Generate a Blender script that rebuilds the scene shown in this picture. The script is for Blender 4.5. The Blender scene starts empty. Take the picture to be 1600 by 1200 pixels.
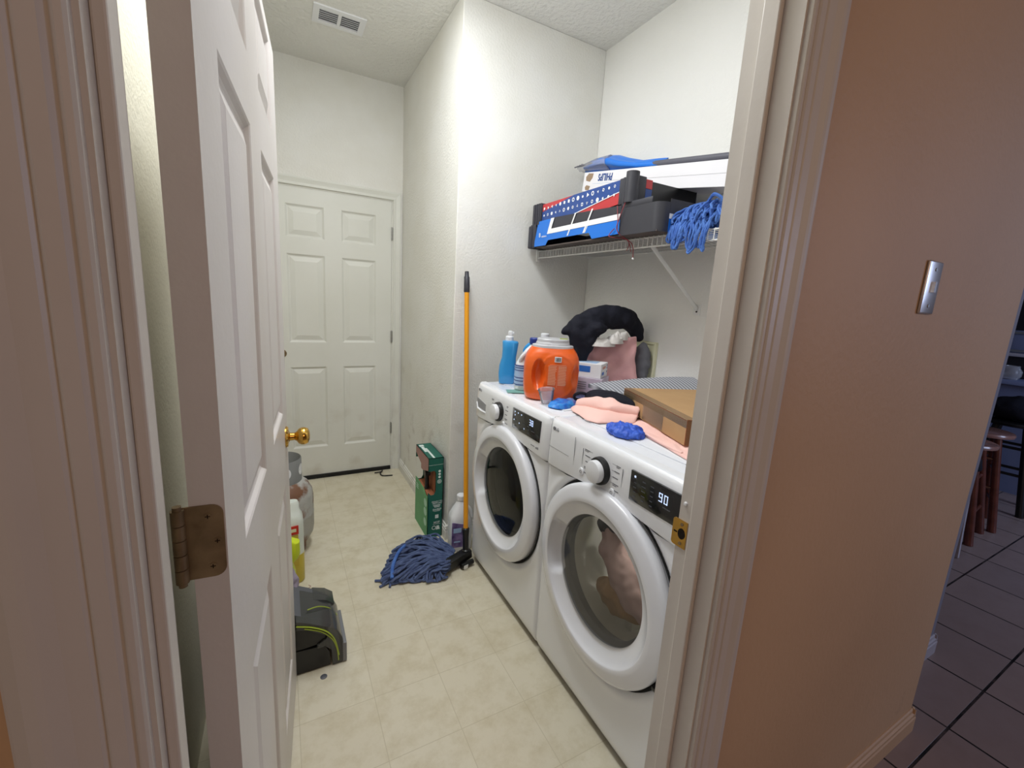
import bpy, bmesh, math, random
from mathutils import Vector, Matrix, noise
C = bpy.context.scene.collection
scene = bpy.context.scene
PI = math.pi
random.seed(4)

# ------------------------------------------------------------------ camera
def make_camera():
    yaw, pitch, roll = .5029, -.1823, .06
    cy, sy = math.cos(yaw), math.sin(yaw)
    fwd = Vector((sy*math.cos(pitch), cy*math.cos(pitch), math.sin(pitch)))
    r = Vector((cy, -sy, 0)); u = r.cross(fwd)
    r2 = r*math.cos(roll) + u*math.sin(roll)
    u2 = -r*math.sin(roll) + u*math.cos(roll)
    m = Matrix((r2, u2, -fwd)).transposed().to_4x4()
    m.translation = Vector((0, 0, 1.4))
    cd = bpy.data.cameras.new('camera'); co = bpy.data.objects.new('camera', cd)
    C.objects.link(co); co.matrix_world = m
    cd.sensor_width = 36; cd.lens = 673.3/1600*36
    cd.shift_x = -(805.2-800)/1600; cd.shift_y = (591.7-600)/1600
    cd.clip_start = .02
    scene.camera = co
make_camera()

# ------------------------------------------------------------------ world, lights, exposure
scene.view_settings.view_transform = 'Standard'
scene.view_settings.look = 'None'
scene.view_settings.gamma = 1
scene.view_settings.use_curve_mapping = False
scene.view_settings.exposure = 0.0
w = bpy.data.worlds.new('world'); scene.world = w; w.use_nodes = True
w.node_tree.nodes['Background'].inputs[0].default_value = (.30, .36, .5, 1)
w.node_tree.nodes['Background'].inputs[1].default_value = .12

def lamp(name, kind, loc, energy, col, size=.1, rot=(0, 0, 0), sy=None, spread=None):
    l = bpy.data.lights.new(name, kind); l.energy = energy; l.color = col
    if kind == 'AREA':
        l.size = size
        if sy: l.shape = 'RECTANGLE'; l.size_y = sy
        if spread: l.spread = spread
    else:
        l.shadow_soft_size = size
    o = bpy.data.objects.new(name, l); C.objects.link(o); o.location = loc; o.rotation_euler = rot
    return o
lamp('laundry_ceiling_light', 'AREA', (.36, 1.50, 2.77), 23, (.94, .97, 1.0), .22, sy=1.1)
lamp('laundry_ceiling_fill', 'POINT', (.36, 1.45, 2.48), 10, (.93, .97, 1.0), .12)  # added point fill hung low to brighten the ceiling, no separate bulb
lamp('hall_light', 'AREA', (.5, -1.7, 2.0), 8.0, (1.0, .68, .46), 1.0, (math.radians(62), 0, 0))
lamp('hall_window_light', 'AREA', (-2.05, -.45, 1.6), 5.5, (.92, .94, 1.0), .9, (0, math.radians(-90), 0))
lamp('dryer_drum_fill', 'POINT', (1.10, .94, .73), .9, (1.0, .96, .88), .02)  # added fill inside the drum to brighten the clothes behind the glass
lamp('kitchen_window_light', 'AREA', (4.6, -2.2, 1.9), 50, (.55, .68, 1.0), 1.4, (math.radians(70), 0, 0))

# ------------------------------------------------------------------ materials
def lin(c):
    return tuple(((v/255)/12.92 if v/255 <= .04045 else ((v/255+.055)/1.055)**2.4) for v in c)
def mat(name, rgb, rough=.5, metal=0., bump=0., bscale=100., var=None, vscale=4., coat=0., trans=0., emit=None, alpha=1., spec=.5):
    m = bpy.data.materials.new(name); m.use_nodes = True
    nt = m.node_tree; b = nt.nodes['Principled BSDF']
    col = (*lin(rgb), 1)
    b.inputs['Base Color'].default_value = col
    b.inputs['Roughness'].default_value = rough
    b.inputs['Metallic'].default_value = metal
    b.inputs['Coat Weight'].default_value = coat
    b.inputs['Transmission Weight'].default_value = trans
    b.inputs['Specular IOR Level'].default_value = spec
    b.inputs['Alpha'].default_value = alpha
    if emit:
        b.inputs['Emission Color'].default_value = (*lin(emit[0]), 1)
        b.inputs['Emission Strength'].default_value = emit[1]
    tc = nt.nodes.new('ShaderNodeTexCoord')
    n = nt.nodes.new('ShaderNodeTexNoise'); n.inputs['Scale'].default_value = vscale
    n.inputs['Detail'].default_value = 5
    nt.links.new(tc.outputs['Object'], n.inputs['Vector'])
    r = nt.nodes.new('ShaderNodeValToRGB')
    c2 = (*lin(var), 1) if var else tuple(v*.96 for v in col[:3])+(1,)
    r.color_ramp.elements[0].position = .35; r.color_ramp.elements[1].position = .65
    r.color_ramp.elements[0].color = col; r.color_ramp.elements[1].color = c2
    nt.links.new(n.outputs['Fac'], r.inputs['Fac'])
    nt.links.new(r.outputs['Color'], b.inputs['Base Color'])
    if bump:
        n2 = nt.nodes.new('ShaderNodeTexNoise'); n2.inputs['Scale'].default_value = bscale; n2.inputs['Detail'].default_value = 3
        nt.links.new(tc.outputs['Object'], n2.inputs['Vector'])
        bp = nt.nodes.new('ShaderNodeBump'); bp.inputs['Strength'].default_value = bump; bp.inputs['Distance'].default_value = .01
        nt.links.new(n2.outputs['Fac'], bp.inputs['Height']); nt.links.new(bp.outputs['Normal'], b.inputs['Normal'])
    return m
def stains(m, rgb, axis_z0, axis_z1, thresh=.52, scale=7., strength=.8):
    """dirt patches in wall paint, in the band between two heights"""
    nt = m.node_tree; b = nt.nodes['Principled BSDF']
    src = b.inputs['Base Color'].links[0].from_socket
    tc = nt.nodes.new('ShaderNodeTexCoord'); sp = nt.nodes.new('ShaderNodeSeparateXYZ')
    nt.links.new(tc.outputs['Object'], sp.inputs[0])
    mr = nt.nodes.new('ShaderNodeMapRange'); mr.inputs['From Min'].default_value = axis_z1; mr.inputs['From Max'].default_value = axis_z0
    nt.links.new(sp.outputs['Z'], mr.inputs['Value'])
    n = nt.nodes.new('ShaderNodeTexNoise'); n.inputs['Scale'].default_value = scale; n.inputs['Detail'].default_value = 8
    nt.links.new(tc.outputs['Object'], n.inputs['Vector'])
    r = nt.nodes.new('ShaderNodeMapRange'); r.inputs['From Min'].default_value = thresh; r.inputs['From Max'].default_value = thresh+.2
    nt.links.new(n.outputs['Fac'], r.inputs['Value'])
    mu = nt.nodes.new('ShaderNodeMath'); mu.operation = 'MULTIPLY'
    nt.links.new(mr.outputs[0], mu.inputs[0]); nt.links.new(r.outputs[0], mu.inputs[1])
    m2 = nt.nodes.new('ShaderNodeMath'); m2.operation = 'MULTIPLY'; m2.inputs[1].default_value = strength
    nt.links.new(mu.outputs[0], m2.inputs[0])
    mx = nt.nodes.new('ShaderNodeMix'); mx.data_type = 'RGBA'
    nt.links.new(m2.outputs[0], mx.inputs['Factor']); nt.links.new(src, mx.inputs['A'])
    mx.inputs['B'].default_value = (*lin(rgb), 1)
    nt.links.new(mx.outputs['Result'], b.inputs['Base Color'])
    return m
def tile_mat(name, c1, c2, cm, size, mortar, off, rough=.4, var=None, bump=.3, noise_amt=.5):
    m = bpy.data.materials.new(name); m.use_nodes = True; nt = m.node_tree; b = nt.nodes['Principled BSDF']
    tc = nt.nodes.new('ShaderNodeTexCoord'); mp = nt.nodes.new('ShaderNodeMapping')
    mp.inputs['Location'].default_value = (-off[0], -off[1], 0)
    nt.links.new(tc.outputs['Object'], mp.inputs['Vector'])
    br = nt.nodes.new('ShaderNodeTexBrick'); br.offset = 0; br.squash = 1
    br.inputs['Scale'].default_value = 1; br.inputs['Brick Width'].default_value = size; br.inputs['Row Height'].default_value = size
    br.inputs['Mortar Size'].default_value = mortar; br.inputs['Mortar Smooth'].default_value = .2
    br.inputs['Color1'].default_value = (*lin(c1), 1); br.inputs['Color2'].default_value = (*lin(c2), 1); br.inputs['Mortar'].default_value = (*lin(cm), 1)
    nt.links.new(mp.outputs['Vector'], br.inputs['Vector'])
    n = nt.nodes.new('ShaderNodeTexNoise'); n.inputs['Scale'].default_value = 9; n.inputs['Detail'].default_value = 10; n.inputs['Roughness'].default_value = .7
    nt.links.new(tc.outputs['Object'], n.inputs['Vector'])
    r = nt.nodes.new('ShaderNodeMapRange'); r.inputs['From Min'].default_value = .45; r.inputs['From Max'].default_value = .72
    r.inputs['To Max'].default_value = noise_amt
    nt.links.new(n.outputs['Fac'], r.inputs['Value'])
    mx = nt.nodes.new('ShaderNodeMix'); mx.data_type = 'RGBA'
    nt.links.new(r.outputs[0], mx.inputs['Factor']); nt.links.new(br.outputs['Color'], mx.inputs['A'])
    mx.inputs['B'].default_value = (*lin(var or cm), 1)
    nt.links.new(mx.outputs['Result'], b.inputs['Base Color'])
    b.inputs['Roughness'].default_value = rough
    bp = nt.nodes.new('ShaderNodeBump'); bp.inputs['Strength'].default_value = bump; bp.inputs['Distance'].default_value = .002
    bp.invert = True
    nt.links.new(br.outputs['Fac'], bp.inputs['Height']); nt.links.new(bp.outputs['Normal'], b.inputs['Normal'])
    return m
def see_through(name, tint, gloss=.12, rough=.03, body=.0, body_rgb=(120, 120, 120)):
    """clear or smoked sheet plastic or glass: mostly transparent, partly glossy"""
    m = bpy.data.materials.new(name); m.use_nodes = True; nt = m.node_tree
    out = nt.nodes['Material Output']; nt.nodes.remove(nt.nodes['Principled BSDF'])
    tr = nt.nodes.new('ShaderNodeBsdfTransparent'); tr.inputs[0].default_value = (*tint, 1)
    gl = nt.nodes.new('ShaderNodeBsdfGlossy'); gl.inputs['Roughness'].default_value = rough
    df = nt.nodes.new('ShaderNodeBsdfDiffuse'); df.inputs[0].default_value = (*lin(body_rgb), 1)
    m1 = nt.nodes.new('ShaderNodeMixShader'); m1.inputs[0].default_value = body
    nt.links.new(tr.outputs[0], m1.inputs[1]); nt.links.new(df.outputs[0], m1.inputs[2])
    m2 = nt.nodes.new('ShaderNodeMixShader')
    lw = nt.nodes.new('ShaderNodeFresnel'); lw.inputs['IOR'].default_value = 1.2+gloss
    nt.links.new(lw.outputs[0], m2.inputs[0])
    nt.links.new(m1.outputs[0], m2.inputs[1]); nt.links.new(gl.outputs[0], m2.inputs[2])
    nt.links.new(m2.outputs[0], out.inputs[0])
    return m

M = {}
M['wall'] = mat('laundry_wall_paint', (232, 231, 228), .75, bump=.22, bscale=90, var=(228, 227, 223), vscale=2)
M['wall_cream'] = mat('laundry_left_wall_paint', (226, 222, 204), .75, bump=.22, bscale=90, var=(220, 215, 196), vscale=2)
M['wall_dirty'] = stains(mat('laundry_wall_paint_worn', (231, 230, 226), .75, bump=.22, bscale=90, var=(225, 223, 216), vscale=3), (120, 96, 66), 0., 1.15, .56, 9., .55)
M['ceiling'] = mat('ceiling_texture', (232, 231, 227), .9, bump=.9, bscale=45, vscale=3)
M['hall_wall'] = stains(mat('hall_wall_paint', (204, 170, 134), .6, bump=.12, bscale=70, var=(196, 162, 126), vscale=1.5), (110, 70, 50), .0, 1.3, .68, 11., .35)
M['hall_ceiling'] = mat('hall_ceiling_paint', (200, 190, 178), .9, bump=.5, bscale=45)
M['trim'] = mat('trim_gloss_paint', (212, 205, 196), .38, var=(206, 198, 188), vscale=3, bump=.03, bscale=60)
M['door'] = mat('door_paint', (214, 208, 205), .38, var=(209, 203, 198), vscale=3, bump=.05, bscale=60)
M['door_back'] = stains(mat('back_door_paint', (222, 222, 216), .5, var=(216, 216, 208), vscale=2), (150, 130, 95), 0, 1.0, .56, 6, .35)
M['vinyl'] = tile_mat('sheet_vinyl_floor', (214, 206, 184), (218, 211, 190), (196, 187, 162), .235, .0013, (.478, 1.09), .42, (190, 178, 146), .12, .75)
M['tile'] = tile_mat('hall_ceramic_tile', (150, 132, 128), (158, 138, 132), (14, 9, 9), .345, .0045, (1.682, .360), .35, (138, 118, 112), .5, .5)
M['white'] = mat('appliance_white', (236, 237, 240), .28, coat=.3, vscale=1)
M['white_top'] = mat('appliance_white_top', (238, 240, 246), .25, coat=.3, vscale=1)
M['ring'] = mat('door_ring_white', (232, 233, 238), .22, coat=.4, vscale=1)
M['grey'] = mat('grey_plastic', (120, 122, 126), .4)
M['seam'] = mat('seam_grey', (150, 150, 153), .6)
M['print'] = mat('panel_print_grey', (128, 128, 134), .6)
M['black'] = mat('black_plastic', (16, 16, 18), .35)
M['black_soft'] = mat('black_rubber', (14, 14, 15), .75)
M['display'] = mat('display_black', (16, 17, 22), .15, coat=.5)
M['dim_print'] = mat('display_dim_print', (74, 76, 84), .5)
M['led'] = mat('led_white', (190, 205, 230), .5, emit=((205, 222, 255), .75))
M['drum'] = mat('steel_drum', (214, 214, 208), .5, metal=.2)
M['gasket'] = mat('grey_gasket', (88, 90, 96), .5)
M['glass_dark'] = see_through('washer_porthole_glass', (.42, .42, .45), .20, .05, .06, (60, 62, 68))
M['glass_grey'] = see_through('dryer_porthole_glass', (.84, .83, .81), .12, .05, .14, (120, 118, 114))
M['brass'] = mat('polished_brass', (214, 170, 84), .14, metal=1., vscale=3)
M['brass_old'] = mat('dull_brass', (160, 138, 106), .40, metal=.6, var=(118, 98, 72), vscale=20)
M['dark_metal'] = mat('dark_screw_metal', (40, 34, 28), .5, metal=.8)
M['chrome'] = mat('brushed_chrome', (214, 210, 210), .28, metal=.75)
M['nickel'] = mat('hinge_nickel', (170, 170, 168), .35, metal=.8)
M['cardboard'] = mat('cardboard_brown', (186, 150, 106), .8, var=(176, 140, 98), vscale=6, bump=.05, bscale=120)
M['cardboard_dark'] = mat('cardboard_bare', (170, 104, 72), .85, var=(150, 90, 60), vscale=12)
M['tape'] = see_through('clear_tape', (.97, .93, .86), .08, .35, .10, (224, 196, 150))
M['orange'] = mat('orange_plastic', (240, 104, 34), .3, coat=.2, var=(234, 96, 30), vscale=2)
M['orange_print'] = mat('orange_label_print', (248, 178, 138), .4)
M['silver_lid'] = mat('silver_lid_plastic', (196, 196, 200), .3)
M['paper_white'] = mat('paper_white', (236, 236, 238), .7)
M['blue_bottle'] = mat('blue_bottle_plastic', (52, 150, 214), .3, coat=.2, vscale=2)
M['bottle_white'] = mat('white_bottle_plastic', (232, 234, 238), .35)
M['cap_blue'] = mat('navy_cap', (34, 58, 140), .35)
M['label_blue'] = mat('pale_blue_label', (168, 196, 230), .5)
M['label_line'] = mat('label_navy_line', (52, 70, 138), .5)
M['purple'] = mat('purple_label', (66, 46, 108), .5, var=(150, 130, 180), vscale=22)
M['clear'] = see_through('clear_plastic_cup', (.97, .97, .98), .06, .15, .20, (240, 240, 250))
M['fabric_black'] = mat('black_fabric', (24, 25, 34), .85, bump=.25, bscale=60, var=(30, 31, 42), vscale=8, spec=.25)
M['fabric_pink'] = mat('pink_cotton', (250, 206, 196), .85, var=(247, 200, 190), vscale=8, bump=.08, bscale=200)
M['bag_pink'] = mat('dusty_pink_fabric', (230, 178, 178), .8, var=(218, 164, 166), vscale=9, bump=.2, bscale=40)
M['rag'] = mat('white_grey_rag', (226, 222, 218), .9, var=(200, 194, 190), vscale=20, bump=.2, bscale=70)
M['fabric_grey'] = mat('grey_fabric', (98, 98, 104), .9, vscale=8)
M['glove'] = mat('blue_nitrile', (60, 104, 214), .5, var=(44, 84, 196), vscale=30, bump=.2, bscale=80)
M['packet'] = mat('blue_foil_packet', (28, 100, 200), .25, var=(60, 150, 230), vscale=40, bump=.4, bscale=60)
M['packet_print'] = mat('printed_foil', (130, 150, 200), .35, var=(60, 60, 130), vscale=70, bump=.3, bscale=60)
M['box_blue'] = mat('carton_blue_print', (48, 112, 196), .5)
M['box_orange'] = mat('carton_orange_print', (226, 128, 84), .5)
M['box_lilac'] = mat('carton_lilac', (206, 196, 208), .6, var=(190, 176, 196), vscale=14)
M['cream'] = mat('cream_plastic', (224, 222, 190), .5)
M['wire'] = mat('white_vinyl_wire', (226, 226, 224), .4)
M['rope'] = mat('blue_mop_yarn', (84, 126, 200), .9, bump=.5, bscale=300, var=(64, 104, 184), vscale=30)
M['mopyarn'] = mat('slate_blue_mop_yarn', (92, 108, 148), .9, bump=.5, bscale=300, var=(70, 84, 124), vscale=40)
M['yellow'] = mat('amber_handle_paint', (232, 156, 18), .35, coat=.2)
M['green_box'] = mat('teal_carton', (20, 98, 84), .5, vscale=5)
M['green_light'] = mat('mid_green_carton', (88, 160, 104), .5, var=(70, 146, 92), vscale=5)
M['pink_print'] = mat('faded_pink_print', (170, 128, 122), .6)
M['white_print'] = mat('white_print', (222, 232, 230), .5)
M['tray_blue'] = mat('glossy_blue_card', (26, 116, 216), .35, vscale=2)
M['tray_red'] = mat('red_card', (190, 56, 60), .4)
M['tray_navy'] = mat('navy_card', (38, 72, 140), .4)
M['tray_black'] = mat('charcoal_tray', (52, 52, 60), .5)
M['tray_in'] = mat('dark_card_inside', (84, 74, 70), .7)
M['phil'] = mat('white_carton', (238, 236, 240), .6)
M['phil_blue'] = mat('deep_blue_print', (28, 70, 140), .5)
M['torn'] = mat('torn_card_patch', (160, 136, 112), .85)
M['pole_grey'] = mat('charcoal_tube', (92, 92, 102), .45)
M['film'] = see_through('clear_film', (.95, .95, .96), .08, .2, .30, (225, 225, 230))
M['string_red'] = mat('red_string', (150, 70, 76), .8)
M['string_white'] = mat('pale_string', (215, 190, 170), .8)
M['rust'] = mat('rusty_grey_steel', (176, 175, 170), .6, var=(116, 80, 58), vscale=9, bump=.3, bscale=40)
M['rust'].node_tree.nodes['Color Ramp'].color_ramp.elements[0].position = .50
M['rust'].node_tree.nodes['Color Ramp'].color_ramp.elements[1].position = .60
M['collar'] = mat('grey_tank_collar', (136, 138, 138), .55)
M['jug'] = mat('translucent_jug', (216, 222, 214), .35)
M['jug_liquid'] = mat('yellow_liquid_jug', (206, 186, 60), .35)
M['label_red'] = mat('red_label', (196, 44, 30), .5)
M['lime'] = mat('lime_green_plastic', (206, 224, 34), .4)
M['lime_line'] = mat('lime_accent', (164, 184, 58), .4)
M['smoke'] = see_through('smoked_clear_plastic', (.45, .46, .45), .35, .1, .45, (92, 94, 94))
M['bag_grey'] = mat('grey_lilac_bag', (150, 140, 156), .7, bump=.4, bscale=40)
M['ribs'] = None
M['wood'] = mat('dark_red_wood', (104, 52, 40), .3, var=(84, 40, 30), vscale=18, coat=.3)
M['seatwood'] = mat('stool_seat_wood', (148, 108, 98), .25, coat=.4)
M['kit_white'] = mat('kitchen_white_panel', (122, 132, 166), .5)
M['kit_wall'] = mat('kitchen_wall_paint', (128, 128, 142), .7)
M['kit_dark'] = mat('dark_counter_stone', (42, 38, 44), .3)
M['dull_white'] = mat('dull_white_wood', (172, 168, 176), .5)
def rib_mat():
    m = mat('grey_ribbed_foam', (150, 152, 158), .7)
    nt = m.node_tree; b = nt.nodes['Principled BSDF']
    tc = nt.nodes.new('ShaderNodeTexCoord'); wv = nt.nodes.new('ShaderNodeTexWave')
    wv.wave_type = 'BANDS'; wv.bands_direction = 'X'; wv.inputs['Scale'].default_value = 21
    nt.links.new(tc.outputs['Object'], wv.inputs['Vector'])
    r = nt.nodes.new('ShaderNodeValToRGB'); r.color_ramp.elements[0].color = (*lin((104, 106, 114)), 1); r.color_ramp.elements[1].color = (*lin((192, 194, 200)), 1)
    nt.links.new(wv.outputs['Fac'], r.inputs['Fac']); nt.links.new(r.outputs[0], b.inputs['Base Color'])
    return m
M['ribs'] = rib_mat()

# ------------------------------------------------------------------ mesh helpers
def nbm(): return bmesh.new()
def add_box(bm, x0, x1, y0, y1, z0, z1, bev=0., seg=2):
    x0, x1 = min(x0, x1), max(x0, x1); y0, y1 = min(y0, y1), max(y0, y1); z0, z1 = min(z0, z1), max(z0, z1)
    b = bmesh.new()
    bmesh.ops.create_cube(b, size=1)
    for v in b.verts:
        v.co = Vector((x0+(v.co.x+.5)*(x1-x0), y0+(v.co.y+.5)*(y1-y0), z0+(v.co.z+.5)*(z1-z0)))
    if bev: bmesh.ops.bevel(b, geom=b.edges[:], offset=bev, segments=seg, affect='EDGES', profile=.5)
    join(bm, b); return bm
def join(bm, b, mx=None):
    if mx is not None: bmesh.ops.transform(b, matrix=mx, verts=b.verts[:])
    me = bpy.data.meshes.new('t'); b.to_mesh(me); b.free(); bm.from_mesh(me); bpy.data.meshes.remove(me)
def box(*a, **k): return add_box(nbm(), *a, **k)
def obox(bm, c, sx, sy, sz, rot=0., bev=0.):
    """box centred at c in plan, standing on c.z, turned by rot about z"""
    b = box(-sx/2, sx/2, -sy/2, sy/2, 0, sz, bev=bev)
    join(bm, b, Matrix.Translation(Vector(c)) @ Matrix.Rotation(rot, 4, 'Z')); return bm
def loft(bm, rings, caps=True, closed=True):
    vs = [[bm.verts.new(p) for p in r] for r in rings]
    n = len(rings[0])
    for a, b in zip(vs[:-1], vs[1:]):
        for i in range(n if closed else n-1):
            j = (i+1) % n
            try: bm.faces.new((a[i], a[j], b[j], b[i]))
            except ValueError: pass
    if caps:
        for r in (vs[0], vs[-1]):
            try: bm.faces.new(r)
            except ValueError: pass
    return bm
def lathe(bm, prof, n=48, c=(0, 0, 0), axis='Z', a0=0., a1=2*PI, caps=False):
    """profile of (radius, height) turned about an axis"""
    rings = []
    for r, h in prof:
        ring = []
        for i in range(n):
            a = 2*PI*i/n
            p = (r*math.cos(a), r*math.sin(a), h)
            if axis == 'Y': p = (p[0], h, p[1])
            if axis == 'X': p = (h, p[0], p[1])
            ring.append(Vector(p)+Vector(c))
        rings.append(ring)
    return loft(bm, rings, caps=caps)
def disc_cyl(bm, p0, p1, r0, r1=None, n=20):
    return tube(bm, [p0, p1], [r0, r1 if r1 is not None else r0], n)
def tube(bm, pts, r, n=8, closed=False, caps=True):
    pts = [Vector(p) for p in pts]; m = len(pts)
    rr = r if isinstance(r, (list, tuple)) else [r]*m
    rings = []; up = None
    for i, p in enumerate(pts):
        t = (pts[min(i+1, m-1)]-pts[max(i-1, 0)])
        if t.length < 1e-9: t = Vector((0, 0, 1))
        t.normalize()
        if up is None:
            up = Vector((0, 0, 1)) if abs(t.z) < .9 else Vector((1, 0, 0))
        s = t.cross(up); s.normalize(); u2 = s.cross(t); up = u2
        rings.append([p + s*rr[i]*math.cos(2*PI*k/n) + u2*rr[i]*math.sin(2*PI*k/n) for k in range(n)])
    return loft(bm, rings, caps=caps)
def catmull(P, k=8, closed=False):
    P = [Vector(p) for p in P]; n = len(P); out = []
    rng = range(n) if closed else range(n-1)
    for i in rng:
        if closed: a, b, c, d = P[(i-1) % n], P[i], P[(i+1) % n], P[(i+2) % n]
        else: a, b, c, d = P[max(i-1, 0)], P[i], P[i+1], P[min(i+2, n-1)]
        for s in range(k):
            t = s/k
            out.append(.5*((2*b)+(-a+c)*t+(2*a-5*b+4*c-d)*t*t+(-a+3*b-3*c+d)*t**3))
    if not closed: out.append(P[-1])
    return out
def prism(bm, poly, z0, z1, mx=None):
    """polygon in the xy plane raised from z0 to z1, then moved by mx"""
    b = nbm(); loft(b, [[Vector((p[0], p[1], z0)) for p in poly], [Vector((p[0], p[1], z1)) for p in poly]])
    bmesh.ops.recalc_face_normals(b, faces=b.faces[:])
    join(bm, b, mx); return bm
def prism_xz(bm, poly, y0, y1, mx=None):
    b = nbm(); loft(b, [[Vector((p[0], y0, p[1])) for p in poly], [Vector((p[0], y1, p[1])) for p in poly]])
    bmesh.ops.recalc_face_normals(b, faces=b.faces[:])
    join(bm, b, mx); return bm
def sring(w, d, z, e=2.5, cx=0, cy=0, n=48):
    """superellipse ring, w by d across, exponent e"""
    out = []
    for i in range(n):
        a = 2*PI*i/n; c, s = math.cos(a), math.sin(a)
        out.append(Vector((cx+math.copysign(abs(c)**(2/e), c)*w/2, cy+math.copysign(abs(s)**(2/e), s)*d/2, z)))
    return out
def bottle(bm, prof, n=48):
    """prof of (z, w, d, exponent[, cx])"""
    return loft(bm, [sring(p[1], p[2], p[0], p[3], p[4] if len(p) > 4 else 0, 0, n) for p in prof])
def pillow(bm, outline, z0, h, k=5, rings=7, amp=.004, sc=25., seed=0, base=None):
    """soft puffy patch over an outline of plan points; h is its height in the middle"""
    o = catmull([(p[0], p[1], 0) for p in outline], k, True)
    cx = sum(p.x for p in o)/len(o); cy = sum(p.y for p in o)/len(o)
    R = []
    for i in range(rings+1):
        t = 1-i/rings*.97
        r = []
        for p in o:
            q = Vector((cx+(p.x-cx)*t, cy+(p.y-cy)*t, 0))
            nz = noise.noise(Vector((q.x*sc, q.y*sc, seed*3.7)))
            f = math.sqrt(max(0, 1-t**4))
            zz = (base(q.x, q.y) if base else z0) + .0025 + h*f*(1+.0*nz) + amp*nz*f
            r.append(Vector((q.x, q.y, zz)))
        R.append(r)
    bot = [Vector((p.x, p.y, (base(p.x, p.y) if base else z0)+.0005)) for p in R[0]]
    loft(bm, [bot]+R); return bm
def jitter(bm, amp, sc, seed=0.):
    for v in bm.verts:
        n = noise.noise_vector(v.co*sc+Vector((seed, seed*2, 0)))
        v.co += n*amp
    return bm

def shade(me, smooth, angle=.6):
    if smooth:
        for p in me.polygons: p.use_smooth = True
        try: me.set_sharp_from_angle(angle=angle)
        except Exception: pass
def tag(o, label=None, cat=None, group=None, kind=None):
    if label: o['label'] = label
    if cat: o['category'] = cat
    if group: o['group'] = group
    if kind: o['kind'] = kind
    return o
def thing(name, label, cat, loc=(0, 0, 0), rotz=0, group=None, rot=None):
    o = bpy.data.objects.new(name, None); C.objects.link(o); o.empty_display_size = .05
    o.matrix_world = Matrix.Translation(Vector(loc)) @ (rot if rot is not None else Matrix.Rotation(rotz, 4, 'Z'))
    o['mw'] = 1
    return tag(o, label, cat, group)
ROOTM = {}
def part(name, bm, m, parent, smooth=True, world=False, kind=None, label=None, angle=.6, origin=None):
    """a mesh child; with world=True the shape was given in world coordinates"""
    if world:
        r = parent
        while r.parent: r = r.parent
        mx = r.matrix_world.copy() if not r.parent else r.matrix_world
        acc = Matrix.Identity(4); q = parent
        chain = []
        while q: chain.append(q.matrix_basis.copy()); q = q.parent
        for c in reversed(chain): acc = acc @ c
        bmesh.ops.transform(bm, matrix=acc.inverted(), verts=bm.verts[:])
    bmesh.ops.recalc_face_normals(bm, faces=bm.faces[:])
    me = bpy.data.meshes.new(name); bm.to_mesh(me); bm.free()
    for k in (m if isinstance(m, (list, tuple)) else [m]): me.materials.append(k)
    shade(me, smooth, angle)
    o = bpy.data.objects.new(name, me); C.objects.link(o)
    if parent: o.parent = parent
    if kind: o['kind'] = kind
    if label: o['label'] = label
    return o
def single(name, bm, m, label, cat, smooth=True, group=None, kind=None, angle=.6):
    """a thing that is one mesh; its origin goes to the middle of its base"""
    bmesh.ops.recalc_face_normals(bm, faces=bm.faces[:])
    xs = [v.co.x for v in bm.verts]; ys = [v.co.y for v in bm.verts]; zs = [v.co.z for v in bm.verts]
    c = Vector(((min(xs)+max(xs))/2, (min(ys)+max(ys))/2, min(zs)))
    bmesh.ops.translate(bm, vec=-c, verts=bm.verts[:])
    me = bpy.data.meshes.new(name); bm.to_mesh(me); bm.free(); me.materials.append(m); shade(me, smooth, angle)
    o = bpy.data.objects.new(name, me); C.objects.link(o); o.location = c
    return tag(o, label, cat, group, kind)
def struct(name, bm, m, smooth=False):
    o = part(name, bm, m, None, smooth); o['kind'] = 'structure'; return o
def text_bm(s, size, extrude=.0003, font_shear=0., bold=0., sx=1.):
    cu = bpy.data.curves.new('txt', 'FONT'); cu.body = s; cu.size = size; cu.extrude = extrude; cu.shear = font_shear
    cu.offset = bold; cu.align_x = 'CENTER'; cu.align_y = 'CENTER'; cu.resolution_u = 3
    o = bpy.data.objects.new('txt', cu); C.objects.link(o)
    bpy.context.view_layer.update()
    me = bpy.data.meshes.new_from_object(o.evaluated_get(bpy.context.evaluated_depsgraph_get()))
    bm = nbm(); bm.from_mesh(me)
    bpy.data.objects.remove(o); bpy.data.curves.remove(cu); bpy.data.meshes.remove(me)
    if sx != 1: bmesh.ops.scale(bm, vec=(sx, 1, 1), verts=bm.verts[:])
    return bm
FACE = Matrix.Rotation(PI/2, 4, 'X')        # lettering stands up, facing local -y
def put_text(bm, s, size, x, y, z, bold=0., rot=0., sx=1., shear=0.):
    b = text_bm(s, size, .0004, shear, bold, sx)
    join(bm, b, Matrix.Translation((x, y, z)) @ FACE @ Matrix.Rotation(rot, 4, 'Z'))
    return bm
def frame_mx(origin, ux, uy):
    """matrix with local x along ux, y along uy, z = their cross, at origin"""
    ux = Vector(ux).normalized(); uy = Vector(uy).normalized(); uz = ux.cross(uy).normalized(); uy = uz.cross(ux)
    m = Matrix((ux, uy, uz)).transposed().to_4x4(); m.translation = Vector(origin); return m

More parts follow.
